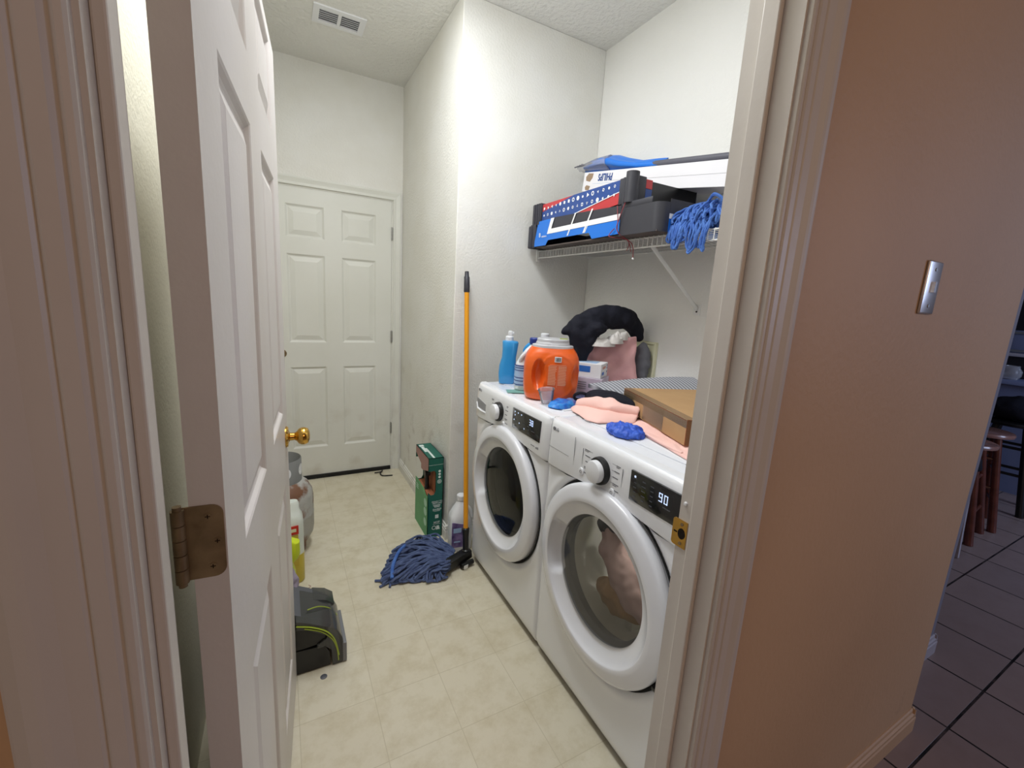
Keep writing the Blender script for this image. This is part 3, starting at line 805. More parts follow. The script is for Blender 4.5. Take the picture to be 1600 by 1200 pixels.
# white bleach-style jug with blue label
t = thing('cleaner_jug', 'white jug with pale blue striped label and navy cap tucked behind the orange tub', 'bottle', (1.012, 1.715, ZT+.002), -.35)
b = nbm(); bottle(b, [(0, .120, .075, 3.2), (.008, .130, .085, 3.2), (.10, .128, .084, 3.2), (.125, .122, .078, 3, .001), (.16, .098, .062, 2.6, .008), (.19, .070, .050, 2.4, .016), (.21, .042, .040, 2, .022), (.222, .040, .040, 2, .022)])
part('body', b, M['bottle_white'], t)
b = nbm(); tube(b, catmull([(-.045, -.022, .135), (-.038, -.034, .160), (-.012, -.034, .190), (.010, -.022, .205)], 6), .009, 10); part('handle', b, M['bottle_white'], t)
b = nbm(); lathe(b, [(.024, .214), (.026, .218), (.026, .240), (.022, .244), (.0005, .244)], 28, (.022, 0, 0)); part('cap', b, M['cap_blue'], t)
b = nbm(); loft(b, [sring(.1315, .0865, z, 3.2) for z in (.022, .118)], caps=False); lb = part('label', b, M['label_blue'], t)
b = nbm()
for z in (.026, .044, .058, .092, .104, .113):
    loft(b, [sring(.1322, .0872, zz, 3.2) for zz in (z, z+(.004 if z < .11 else .006))], caps=False)
part('label_lines', b, M['label_line'], lb)
# second blue bottle behind
t = thing('fabric_softener_bottle', 'blue bottle with a short white screw cap rising behind the orange tub', 'bottle', (1.135, 1.835, ZT), -.35)
b = nbm(); bottle(b, [(0, .12, .07, 3), (.01, .13, .08, 3), (.12, .13, .078, 3), (.16, .11, .07, 2.6, .004), (.195, .08, .055, 2.4, .014), (.215, .045, .04, 2, .024), (.232, .034, .034, 2, .026)])
part('body', b, M['blue_bottle'], t)
b = nbm(); tube(b, catmull([(-.06, 0, .13), (-.07, 0, .165), (-.05, 0, .195), (-.01, 0, .212), (.02, 0, .214)], 6), .012, 10); part('handle', b, M['blue_bottle'], t)
b = nbm(); lathe(b, [(.021, .229), (.021, .254), (.018, .257), (.0005, .257)], 24, (.026, 0, 0)); part('cap', b, M['bottle_white'], t)
# white bottle behind the tub on the right
t = thing('spray_bottle', 'white bottle with pale blue shoulder and navy label half hidden right of the orange tub', 'bottle', (1.232, 1.66, ZT), -.5)
b = nbm(); bottle(b, [(0, .09, .06, 3), (.01, .10, .07, 3), (.15, .10, .07, 3), (.19, .075, .055, 2.4), (.215, .04, .04, 2)]); part('body', b, M['bottle_white'], t)
b = nbm(); loft(b, [sring(.1015, .0715, z, 3) for z in (.115, .15)], caps=False); part('label', b, M['label_line'], t)
b = nbm(); loft(b, [sring(.09, .066, .165, 2.8), sring(.078, .058, .19, 2.4), sring(.045, .044, .216, 2), sring(.04, .04, .24, 2)]); part('collar', b, M['label_blue'], t)
# thin green card under the white jug
single('paper_sheet', (lambda b: obox(b, (.945, 1.69, ZT), .10, .07, .0012, -.35))(nbm()), mat('sea_green_paper', (120, 168, 160), .6), 'thin sea-green sheet sticking out under the white jug', 'paper')

# orange tub
OW, OD, OH = .238, .165, .262
t = thing('detergent_pod_tub', 'big glossy orange detergent tub with side grip and silver lid', 'tub', (1.030, 1.555, ZT), -.50)
b = nbm(); prof = [(0, .80, .82, 3.2), (.004, .86, .88, 3.4), (.012, .92, .94, 3.4), (.03, .965, .975, 3.4), (.06, .99, .99, 3.4), (.10, 1, 1, 3.4), (.14, 1, 1, 3.4), (.165, .985, .99, 3.3), (.185, .95, .96, 3.1), (.203, .88, .90, 2.9), (.217, .79, .82, 2.6), (.225, .74, .78, 2.5)]
P2 = []
for (a, c) in zip(prof[:-1], prof[1:]):
    for s in range(4):
        f = s/4; P2.append(tuple(a[i]+(c[i]-a[i])*f for i in range(4)))
P2.append(prof[-1])
loft(b, [sring(OW*p[1], OD*p[2], p[0], p[3], n=160) for p in P2])
for v in b.verts:
    x, y, z = v.co
    if y < -.02:
        # grip scooped out of the left of the front face
        dx, dz = (x+.058)/.028, (z-.112)/.066
        r = math.sqrt(dx*dx+dz*dz)
        v.co.y += .040*max(0, 1-r**2.6) if r < 1 else 0
        dx, dz = (x-.098)/.016, (z-.110)/.05
        r = math.sqrt(dx*dx+dz*dz)
        v.co.y += .022*max(0, 1-r**2) if r < 1 else 0
        # raised arch round the label
        rx, rz = (x-.022)/.078, (z-.105)/.092
        r = math.sqrt(rx*rx+rz*rz)
        v.co.y -= .0028*math.exp(-((r-1)/.07)**2)
part('tub_body', b, M['orange'], t)
def tub_y(x): return -(OD/2)*(1-min(.999, abs(x/(OW/2)))**3.4)**(1/3.4)
def patch(bm, x0, x1, z0, z1, d=.0012, n=8):
    R = []
    for i in range(n+1):
        x = x0+(x1-x0)*i/n; R.append([Vector((x, tub_y(x)-d, z0)), Vector((x, tub_y(x)-d, z1)), Vector((x, tub_y(x)+.002, z1)), Vector((x, tub_y(x)+.002, z0))])
    return loft(bm, R)
b = nbm(); patch(b, .006, .034, .168, .190, .0034); bc = part('barcode', b, M['paper_white'], t, smooth=False)
b = nbm(); x = .0085
rr = random.Random(2)
while x < .031:
    wv = rr.choice((.0007, .0012, .0018)); patch(b, x, x+wv, .171, .187, .0038, 1); x += wv+rr.choice((.0008, .0012))
part('bars', b, M['black'], bc, smooth=False)
b = nbm()
for cx0, cx1 in ((-.018, .018), (.024, .060)):
    for q in range(24):
        z = .150-q*.0035; l = rr.uniform(.80, 1.0); patch(b, cx0, cx0+(cx1-cx0)*l, z, z+.0016, .0014, 3)
patch(b, -.012, .056, .155, .1562, .0016, 4)
patch(b, .0205, .0212, .062, .155, .0016, 1)
part('label_print', b, M['orange_print'], t, smooth=False)
b = nbm(); bottle(b, [(.222, OW*.75, OD*.80, 2.5), (.231, OW*.74, OD*.79, 2.5), (.234, OW*.62, OD*.76, 2.2), (.243, OW*.60, OD*.74, 2.2), (.245, OW*.58, OD*.72, 2.2), (.256, OW*.575, OD*.71, 2.2), (.259, OW*.55, OD*.68, 2.2), (.2592, .01, .01, 2)])
part('lid', b, M['silver_lid'], t)
part('lid_tab', box(.028, .062, -.012, .004, .2585, .2615, bev=.001), M['lime_line'], t)

# measuring cup
t = thing('measuring_cup', 'small clear plastic measuring cup tilted in front of the orange tub', 'cup', (.957, 1.455, ZT+.003), 0)
b = nbm(); lathe(b, [(.0005, 0), (.0215, 0), (.0235, .002), (.0335, .056), (.0355, .0575), (.0345, .0595), (.0320, .057), (.0220, .003), (.0005, .003)], 40)
bmesh.ops.transform(b, matrix=Matrix.Rotation(-.16, 4, 'Y'), verts=b.verts[:]); part('cup_body', b, M['clear'], t)
# foil packets
single('sachet', pillow(nbm(), [(.930, 1.405), (.962, 1.352), (1.035, 1.372), (1.060, 1.42), (1.02, 1.455), (.975, 1.44)], ZT, .020, amp=.012, sc=40, seed=1), M['packet'], 'crumpled bright blue foil sachet right of the measuring cup', 'packet')
single('snack_bag', pillow(nbm(), [(1.02, 1.43), (1.075, 1.36), (1.16, 1.42), (1.20, 1.50), (1.15, 1.56), (1.07, 1.50)], ZT, .014, amp=.010, sc=40, seed=3), M['packet_print'], 'flat printed blue and silver bag lying behind the bright blue sachet', 'packet')

# glove cartons
bx = thing('glove_carton', 'white carton with blue and orange print on top of the lilac carton', 'carton', (0, 0, 0))
cornerA = Vector((1.262, 1.498)); ur = Vector((.80, .60)).normalized(); ul = Vector((-.60, .80))
def carton_mx(z): return frame_mx((cornerA.x, cornerA.y, z), (ur.x, ur.y, 0), (ul.x, ul.y, 0))
bpy.data.objects.remove(bx)
bx = thing('glove_carton', 'white carton with blue and orange print on top of the lilac carton', 'carton', rot=Matrix.Identity(4))
bx.matrix_world = carton_mx(1.068)
LR, LL, HB = .125, .225, .064
part('carton_body', box(0, LR, 0, LL, 0, HB, bev=.001), M['paper_white'], bx, smooth=False)
b = nbm(); add_box(b, -.0006, 0, .050, .175, .024, .052); add_box(b, -.0006, 0, .18, .215, .020, .056); part('blue_band', b, M['box_blue'], bx, smooth=False)
b = nbm(); add_box(b, .020, .060, -.0006, 0, .012, .026); part('blue_print', b, M['box_blue'], bx, smooth=False)
b = nbm()
for k in range(5): lathe(b, [(.0065, -.0006), (.0065, 0), (.004, 0), (.004, -.0006)], 14, (.034+k*.0115, 0, .045), 'Y')
part('orange_print', b, M['box_orange'], bx, smooth=False)
b = nbm()
for z in (.022, .040, .052): add_box(b, .107, .117, -.0006, 0, z-.005, z+.004)
part('side_marks', b, M['label_line'], bx, smooth=False)
b = nbm(); add_box(b, .02, .10, .03, .19, HB, HB+.0005); part('top_print', b, M['label_blue'], bx, smooth=False)
bx2 = thing('glove_carton', 'pale lilac carton lying underneath the white glove carton', 'carton', rot=Matrix.Identity(4)); bx2.matrix_world = carton_mx(ZT)
part('carton_body', box(-.012, LR-.005, -.012, LL-.005, 0, .083, bev=.001), M['box_lilac'], bx2, smooth=False)
b = nbm(); 
for q in range(4): add_box(b, -.0126, -.012, .06, .17, .03+q*.010, .034+q*.010)
part('faint_print', b, M['print'], bx2, smooth=False)

# pink bag with rag, black garment, grey cloth
t = thing('tote_bag', 'dusty pink fabric bag standing behind the glove carton', 'bag', (1.44, 1.66, ZT), -.62)
b = nbm(); R = []
nzr = 22
for i in range(nzr+1):
    f = i/nzr; z = .004+.245*f
    wv = .27-.03*f+.01*math.sin(f*9); dp = .13-.05*f
    ring = sring(wv, dp, z, 2.8, .012*(1-f), .0, 72)
    for p in ring:
        fold = .012*math.sin(p.x*46+z*30)+.010*math.sin(p.x*60-z*66)*f+.006*math.sin(z*80+p.x*20)*(1-f)
        if p.y < 0: p.y -= fold*(1-.3*f)
        p.z += .020*f*(p.x/.13)
    R.append(ring)
loft(b, R); jitter(b, .006, 18)
part('bag_body', b, M['bag_pink'], t)
single('cleaning_rag', (lambda b: (pillow(b, [(1.27, 1.60), (1.33, 1.56), (1.40, 1.575), (1.39, 1.63), (1.31, 1.65)], 1.205, .030, amp=.03, sc=45, seed=5), pillow(b, [(1.37, 1.55), (1.43, 1.56), (1.46, 1.60), (1.42, 1.64), (1.36, 1.61)], 1.220, .035, amp=.030, sc=55, seed=9), pillow(b, [(1.43, 1.575), (1.475, 1.58), (1.50, 1.61), (1.45, 1.64)], 1.235, .03, amp=.02, sc=55, seed=12), b)[3])(nbm()), M['rag'], 'crumpled white and grey rag poking out of the top of the pink bag', 'rag')
b = nbm()
capsule(b, [(1.165, 1.675, 1.262), (1.22, 1.67, 1.292), (1.30, 1.67, 1.318), (1.40, 1.67, 1.335), (1.50, 1.66, 1.335), (1.57, 1.65, 1.30), (1.592, 1.64, 1.255)], [.014, .042, .055, .058, .058, .045, .028])
capsule(b, [(1.215, 1.66, 1.285), (1.235, 1.645, 1.235), (1.245, 1.64, 1.17), (1.245, 1.64, 1.13)], [.035, .05, .042, .030])
capsule(b, [(1.26, 1.65, 1.28), (1.285, 1.64, 1.245), (1.275, 1.63, 1.20)], [.05, .052, .030])
capsule(b, [(1.27, 1.62, 1.29), (1.30, 1.60, 1.285), (1.335, 1.60, 1.29)], [.03, .036, .03])
remeshed('black_garment', b, M['fabric_black'], .007, 'black garment heaped over the pink bag and drooping at its left', 'clothes', disp=.032, dsc=.07, sm=8)
b = nbm(); capsule(b, [(1.60, 1.60, 1.21), (1.612, 1.595, 1.14), (1.60, 1.60, 1.02)], [.02, .036, .03]); blob(b, (1.60, 1.62, 1.10), .035, .05, .10)
remeshed('grey_cloth', b, M['fabric_grey'], .007, 'grey cloth hanging between the pink bag and the cream wall box', 'clothes', disp=.02, dsc=.04)
t = thing('washer_outlet_box', 'cream plastic wall panel behind the pink bag on the right wall', 'wall panel', (XR, 1.63, 1.035))
b = nbm(); add_box(b, -.012, 0, -.075, .08, 0, .192, bev=.003); part('plate', b, M['cream'], t)
b = nbm(); add_box(b, -.019, -.012, -.075, -.062, 0, .192, bev=.002); add_box(b, -.019, -.012, -.062, .08, .18, .192, bev=.002); part('rim', b, M['cream'], t)

# ribbed mat
b = nbm(); n = 30; R = []
for i in range(n+1):
    f = i/n
    back = Vector((1.15+.48*f, 1.44-.145*f, 1.062+.040*math.sin(f*PI*.55)))
    front = Vector((1.185+.40*f, 1.305-.125*f, 1.036+.020*f))
    row = []
    for j in range(9):
        g = j/8; p = back.lerp(front, g); p.z += .006*math.sin(g*PI); row.append(p)
    row2 = [p-Vector((0, 0, .016)) for p in reversed(row)]
    R.append(row+row2)
loft(b, R)
single('ribbed_mat', b, M['ribs'], 'grey ribbed foam mat lying behind the cardboard box', 'mat', angle=1.2)
# black pouch with strap
b = nbm()
cm = lambda x, y: 1.012
pillow(b, [(1.062, 1.345), (1.058, 1.27), (1.09, 1.20), (1.135, 1.155), (1.165, 1.16), (1.19, 1.23), (1.165, 1.33), (1.10, 1.375)], 1.020, .042, amp=.006, sc=14, seed=2, rings=10)
t = thing('black_pouch', 'black soft pouch with a small loop strap between the ribbed mat and pink cloth', 'pouch', (1.13, 1.20, 1.012))
part('pouch_body', b, M['fabric_black'], t, world=True)
b = nbm(); tube(b, catmull([(1.085, 1.34, 1.034), (1.058, 1.36, 1.044), (1.038, 1.378, 1.034), (1.042, 1.378, 1.016), (1.078, 1.35, 1.018)], 6), .006, 8); part('strap', b, M['fabric_black'], t, world=True)
# pink cloth in front
def folded(bm, A, B, w_back, fronts, ridge, th=.004, nu=26, nv=22, seed=0, lift=0.):
    """sheet folded over a soft ridge from A to B: flat at the back, arched on the ridge, dropping to the front edge"""
    A = Vector(A); B = Vector(B); d = (B-A).normalized(); nrm = Vector((-d.y, d.x, 0)); nrm = nrm if nrm.x < 0 else -nrm
    top = []
    for i in range(nu+1):
        u = i/nu; k = u*(len(fronts)-1); a = int(min(k, len(fronts)-2)); fr = fronts[a]+(fronts[a+1]-fronts[a])*(k-a)
        k = u*(len(ridge)-1); a = int(min(k, len(ridge)-2)); h = ridge[a]+(ridge[a+1]-ridge[a])*(k-a)
        row = []
        for j in range(nv+1):
            v = j/nv; off = -w_back+(w_back+fr)*v
            p = A.lerp(B, u)+nrm*off
            g = off/ (fr*.95) if off > 0 else off/w_back
            z = h*math.exp(-(g*1.5)**2)*(1 if off > 0 else 1)+.006*noise.noise(Vector((p.x*26, p.y*26, seed)))*min(1, 3*(1-abs(g)))
            row.append(Vector((p.x, p.y, ZT+lift+th+max(0, z))))
        top.append(row)
    rings = [r+[q-Vector((0, 0, th)) for q in reversed(r)] for r in top]
    loft(bm, rings); return bm
b = nbm()
def drape(bm, A, B, width, hgt, path, nu=30, th=.004, seed=0):
    """cloth whose cross-section follows path (across, up), swept from A to B with changing width and height"""
    A = Vector(A); B = Vector(B); d = (B-A).normalized(); nrm = Vector((-abs(d.y), -abs(d.x), 0)).normalized()
    pp = catmull([(p[0], p[1], 0) for p in path], 5); rows = []
    lerp = lambda L, u: L[int(min(u*(len(L)-1), len(L)-2))]+(L[int(min(u*(len(L)-1), len(L)-2))+1]-L[int(min(u*(len(L)-1), len(L)-2))])*(u*(len(L)-1)-int(min(u*(len(L)-1), len(L)-2)))
    for i in range(nu+1):
        u = i/nu; wd = lerp(width, u); hh = lerp(hgt, u); row = []
        for q in pp:
            p = A.lerp(B, u)+nrm*(q.x*wd); nz = noise.noise(Vector((p.x*20, p.y*20, q.y*2+seed)))
            row.append(Vector((p.x, p.y, ZT+.002+max(0, q.y*hh*(1+.25*nz)))))
        rows.append(row)
    loft(bm, [r+[q+Vector((0, 0, th)) for q in reversed(r)] for r in rows]); return bm
drape(b, (1.028, 1.345, 0), (1.150, 1.125, 0), [.050, .090, .140, .150, .090, .050], [.030, .050, .060, .060, .054, .040],
      [(-.5, .35), (-.2, .9), (.05, 1.0), (.28, .78), (.34, .48), (.22, .34), (.16, .42), (.40, .40), (.72, .26), (1.0, .02)], seed=3)
pillow(b, [(1.000, 1.345), (1.05, 1.385), (1.13, 1.33), (1.18, 1.23), (1.12, 1.14), (1.04, 1.19), (.995, 1.27)], ZT, .012, amp=.004, sc=20, seed=7, rings=8)
pillow(b, [(.965, 1.085), (1.0, 1.11), (1.07, 1.10), (1.11, 1.06), (1.06, 1.045), (1.00, 1.05)], ZT, .008, amp=.01, sc=40, seed=8)
single('pink_cloth', b, M['fabric_pink'], 'folded light pink cloth between the glove cartons and the cardboard box', 'cloth', angle=1.5)
# pink cloth under the box
b = nbm()
pillow(b, [(1.075, 1.055), (1.19, 1.19), (1.42, 1.10), (1.35, .78), (1.10, .70), (1.00, .71), (1.01, .80), (1.035, .90)], ZT, .011, amp=.004, sc=22, seed=11, rings=8)
pillow(b, [(1.035, .985), (1.08, .99), (1.08, .84), (1.05, .74), (.985, .735), (.992, .80), (1.012, .88)], ZT+.002, .007, amp=.006, sc=30, seed=15, rings=8)
tube(b, catmull([(1.045, 1.04, ZT+.008), (1.028, .96, ZT+.010), (1.012, .88, ZT+.008), (1.0, .80, ZT+.010)], 6), .004, 8)
single('pink_cloth', b, M['fabric_pink'], 'light pink cloth spread under the cardboard box with its edge showing at the front', 'cloth', angle=1.5)
# blue glove
b = nbm()
pillow(b, [(.955, 1.075), (.985, 1.09), (1.03, 1.05), (1.04, .99), (.99, .955), (.945, .985), (.935, 1.04)], ZT, .028, amp=.016, sc=55, seed=4, rings=10)
for k in range(7):
    a = 2.2+k*.62; c = Vector((.985+.040*math.cos(a), 1.022+.055*math.sin(a), ZT+.012)); blob(b, c, .014, .018, .012, a)
remeshed('disposable_glove', b, M['glove'], .0035, 'bunched blue disposable glove on the dryer top in front of the cardboard box', 'glove', disp=.014, dsc=.014, sm=2)
# cardboard box
A0 = Vector((1.190, 1.262)); B0 = Vector((1.044, .832)); ux = (A0-B0).normalized(); uy2 = Vector((ux.y, -ux.x))
t = thing('cardboard_box', 'flat brown cardboard box sealed with clear tape on the dryer', 'box', rot=Matrix.Identity(4))
LB = (A0-B0).length; DB = .36; HB2 = .080
t.matrix_world = frame_mx((B0.x, B0.y, 1.0), (ux.x, ux.y, 0), (-uy2.x, -uy2.y, 0))   # local x from near to far end, local -y into the wall side
part('carton_body', box(0, LB, -DB, 0, 0, HB2, bev=.0015), M['cardboard'], t, smooth=False)
b = nbm(); add_box(b, LB*.30, LB*.62, 0, .0005, .004, HB2-.002); add_box(b, 0, LB, 0, .0004, HB2-.026, HB2); add_box(b, 0, LB, -.03, 0, HB2, HB2+.0005)
add_box(b, LB-.09, LB, 0, .0006, .014, HB2-.02)
part('clear_tape', b, M['tape'], t, smooth=False)
b = nbm(); add_box(b, .004, LB-.004, 0, .0008, HB2-.0036, HB2-.0022); add_box(b, .0, .0012, -DB, 0, .0, HB2); part('lid_seam', b, M['cardboard_dark'], t, smooth=False)

# ------------------------------------------------------------------ wire shelf and what lies on it
SX = 1.300; SZ = 1.672
sh = thing('wire_shelf', 'white wire shelf fixed to the wall above the machines', 'shelf', (1.48, 1.36, 1.62))
def P3(name, b, m, **k): return part(name, b, m, sh, world=True, **k)
b = nbm(); tube(b, [(SX, .535, SZ), (SX, YA-.012, SZ)], .0032, 8); P3('front_rail', b, M['wire'])
b = nbm(); tube(b, [(SX, .535, SZ-.036), (SX, YA-.012, SZ-.036)], .0035, 8); P3('lower_rail', b, M['wire'])
b = nbm(); tube(b, [(XR-.006, .535, SZ), (XR-.006, YA-.002, SZ)], .0035, 8); P3('back_rail', b, M['wire'])
b = nbm(); y = .545
while y < YA-.015:
    tube(b, [(XR-.006, y, SZ+.003), (SX-.002, y, SZ+.003), (SX-.004, y, SZ-.002), (SX-.004, y, SZ-.037)], .0018, 6); y += .0254
P3('wire_grid', b, M['wire'])
b = nbm()
bb = box(-.010, .010, -.0015, .0015, 0, .445, bev=.0005)
p0 = Vector((SX+.004, 1.318, SZ-.03)); p1 = Vector((XR-.004, 1.352, 1.402)); L = (p1-p0).length
q = (p1-p0).normalized().to_track_quat('Z', 'Y')
add_box(b, -.0015, .0015, -.009, .009, 0, L, bev=.0005); add_box(b, -.0015, .008, .0075, .009, 0, L)
bmesh.ops.transform(b, matrix=Matrix.Translation(p0) @ q.to_matrix().to_4x4(), verts=b.verts[:]); bb.free()
br = P3('support_brace', b, M['wire'])
b = box(XR-.003, XR, 1.335, 1.372, 1.375, 1.425, bev=.001); P3('wall_clip', b, M['wire'])
b = disc_cyl(nbm(), (XR-.003, 1.353, 1.392), (XR-.006, 1.353, 1.392), .004, n=10); P3('screw', b, M['dark_metal'])
b = nbm(); add_box(b, SX-.010, SX+.016, YA-.012, YA, SZ-.055, SZ+.006, bev=.002); P3('end_bracket', b, M['wire'])

def tray_panel(bm, poly, x, t=.003):
    """card panel standing in the y-z plane facing -x"""
    loft(bm, [[Vector((x, p[0], p[1])) for p in poly], [Vector((x+t, p[0], p[1])) for p in poly]]); return bm
# lower tray
z0 = SZ+.006
t = thing('display_tray', 'lower cardboard display tray, blue and charcoal with white lines', 'tray', (1.42, 1.68, z0))
W = lambda n, b, m, p=None, **k: part(n, b, m, p or t, world=True, **k)
x0, x1, ya, yb = 1.225, 1.60, 1.215, 2.150
b = nbm(); add_box(b, x0+.006, x1, ya+.01, yb-.005, z0, z0+.006); W('tray_base', b, M['tray_in'], smooth=False)
b = nbm()
tray_panel(b, [(2.085, z0+.015), (2.075, z0+.022), (1.965, z0+.025), (1.955, z0+.040), (1.62, z0+.040), (1.60, z0+.012), (1.425, z0+.010), (1.425, z0+.118), (1.72, z0+.130), (1.955, z0+.137), (2.03, z0+.128), (2.055, z0+.05)], x0-.001, .003)
fr = W('front_panel', b, M['tray_black'], smooth=False)
b = nbm(); tray_panel(b, [(2.105, z0+.006), (2.07, z0+.132), (1.935, z0+.134), (1.962, z0+.060), (1.425, z0+.062), (1.425, z0+.008), (1.60, z0+.004), (1.625, z0+.032), (1.965, z0+.030), (1.985, z0+.006)], x0-.003, .002)
W('blue_band', b, M['tray_blue'], fr, smooth=False)
b = nbm()
tray_panel(b, [(1.945, z0+.134), (1.915, z0+.134), (1.938, z0+.083), (1.425, z0+.086), (1.425, z0+.064), (1.975, z0+.060)], x0-.0045, .001)
for ya_ in (1.74, 1.615): tray_panel(b, [(ya_, z0+.132), (ya_-.010, z0+.132), (ya_+.045, z0+.035), (ya_+.055, z0+.035)], x0-.0046, .001)
tray_panel(b, [(1.640, z0+.064), (1.634, z0+.064), (1.652, z0+.035), (1.658, z0+.035)], x0-.0046, .001)
add = text_bm('B', .030, .0002, 0, .0003); join(b, add, frame_mx((x0-.0046, 2.045, z0+.060), (0, -1, 0), (0, 0, 1)))
add = text_bm('okobora', .014, .0002, 0, .0001); join(b, add, frame_mx((x0-.0046, 2.003, z0+.052), (0, -1, 0), (0, 0, 1)))
W('white_print', b, M['paper_white'], fr, smooth=False)
b = nbm(); add_box(b, x0-.004, x0+.085, 2.095, yb, z0, z0+.125, bev=.006); add_box(b, x0-.010, x0+.04, 2.125, yb+.012, z0, z0+.118, bev=.006)
W('corner_post', b, M['tray_black'])
# near corner: broad rounded charcoal corner
b = nbm(); P = []
for a in range(0, 91, 9):
    P.append((x0+.035-.035*math.cos(math.radians(a)), ya+.035-.035*math.sin(math.radians(a))))
outl = [(x0, 1.43)]+P+[(x0+.050, ya)]
inn = [(p[0]+.006, p[1]+.006) for p in outl]
poly = outl+inn[::-1]
prism(b, poly, z0, z0+.105); add_box(b, x0+.001, x0+.006, 1.26, 1.43, z0+.105, z0+.127, bev=.002)
W('corner_post', b, M['tray_black'])
b = nbm(); add_box(b, x0+.050, x1, ya, ya+.004, z0, z0+.10); sp_ = W('side_panel', b, M['tray_blue'], smooth=False)
b = nbm(); add_box(b, x0+.050, x1, ya-.001, ya, z0+.048, z0+.066); W('white_stripe', b, M['paper_white'], sp_, smooth=False)
b = nbm(); add_box(b, x0+.050, x1, ya-.001, ya, z0+.067, z0+.118); W('black_band', b, M['tray_black'], sp_, smooth=False)
b = nbm(); add_box(b, x1-.004, x1, ya, yb, z0, z0+.11); add_box(b, x0+.08, x1, yb-.006, yb-.002, z0, z0+.11); W('rear_panel', b, M['tray_black'], smooth=False)
# upper tray
z1 = z0+.128
t2 = thing('display_tray', 'upper cardboard display tray, red and navy with rows of small emblems and black corner posts', 'tray', (1.42, 1.76, z1))
W2_ = lambda n, b, m, p=None, **k: part(n, b, m, p or t2, world=True, **k)
xa, xb_, y2a, y2b = 1.235, 1.59, 1.375, 2.135
b = nbm(); add_box(b, xa+.006, xb_, y2a+.01, y2b-.01, z1+.002, z1+.008); W2_('tray_base', b, M['tray_black'], smooth=False)
b = nbm(); tray_panel(b, [(2.055, z1-.006), (2.055, z1+.090), (1.455, z1+.094), (1.455, z1+.002), (1.52, z1-.004), (1.60, z1-.010), (1.95, z1-.004)], xa, .003)
fp = W2_('front_panel', b, M['tray_red'], smooth=False)
b = nbm(); tray_panel(b, [(2.055, z1-.005), (2.055, z1+.052), (1.78, z1+.092), (1.455, z1+.094), (1.455, z1+.050), (1.84, z1-.006)], xa-.0015, .001); W2_('navy_band', b, M['tray_navy'], fp, smooth=False)
b = nbm(); tray_panel(b, [(1.455, z1+.047), (1.455, z1+.050), (1.84, z1-.004), (1.84, z1-.008)], xa-.0022, .0012)
rr = random.Random(8)
for k in range(16):
    for row in (0, 1):
        yy = 2.035-k*.0365; zz = z1+(.066 if row == 0 else .030)+.010*(k/15) + (0 if row == 0 else .002)
        rad = rr.uniform(.006, .0105); ns = rr.choice((3, 4, 5, 12, 12)); a0 = rr.uniform(0, 6)
        ring = [(yy+rad*math.cos(a0+2*PI*i/ns), zz+rad*math.sin(a0+2*PI*i/ns)) for i in range(ns)]
        if rr.random() < .45:
            loft(b, [[Vector((xa-.003, p[0], p[1])) for p in ring], [Vector((xa-.003, yy+(p[0]-yy)*.55, zz+(p[1]-zz)*.55)) for p in ring]], caps=False)
        else: tray_panel(b, ring, xa-.003, .0012)
W2_('emblems', b, M['paper_white'], fp, smooth=False)
b = nbm(); add_box(b, xa-.012, xa+.03, 2.055, y2b+.005, z1-.012, z1+.098, bev=.004)
for k in range(3): tube(b, [(xa-.013, 2.068+k*.024, z1-.010), (xa-.013, 2.068+k*.024, z1+.096)], .004, 8)
W2_('corner_post', b, M['tray_black'])
b = nbm(); add_box(b, xa-.004, xa+.006, 1.405, 1.458, z1-.004, z1+.098, bev=.003); tube(b, [(xa+.004, 1.392, z1-.004), (xa+.004, 1.392, z1+.112)], .026, 24); tube(b, [(xa-.004, 1.425, z1-.004), (xa-.004, 1.425, z1+.096)], .007, 10)
add_box(b, xa+.02, xa+.062, y2a, y2a+.010, z1, z1+.100, bev=.002)
W2_('corner_post', b, M['tray_black'])
b = nbm(); add_box(b, xa+.062, xb_, y2a+.002, y2a+.006, z1+.002, z1+.088); s2 = W2_('side_panel', b, M['black'], smooth=False)
b = nbm(); add_box(b, xa+.062, xa+.095, y2a, y2a+.002, z1+.058, z1+.092); W2_('red_patch', b, M['tray_red'], s2, smooth=False)
b = nbm(); add_box(b, xa+.062, xa+.095, y2a, y2a+.002, z1+.010, z1+.056); W2_('navy_patch', b, M['tray_navy'], s2, smooth=False)
b = nbm(); add_box(b, xb_-.004, xb_, y2a, y2b, z1, z1+.09); add_box(b, xa+.03, xb_, y2b-.006, y2b-.002, z1, z1+.09); W2_('rear_panel', b, M['tray_black'], smooth=False)
b = nbm(); 
for cx, cy, hh in ((xb_-.02, y2a+.02, .086), (xb_-.02, y2b-.02, .112)): tube(b, [(cx, cy, z1), (cx, cy, z1+hh)], .018, 16)
W2_('corner_post', b, M['tray_black'])

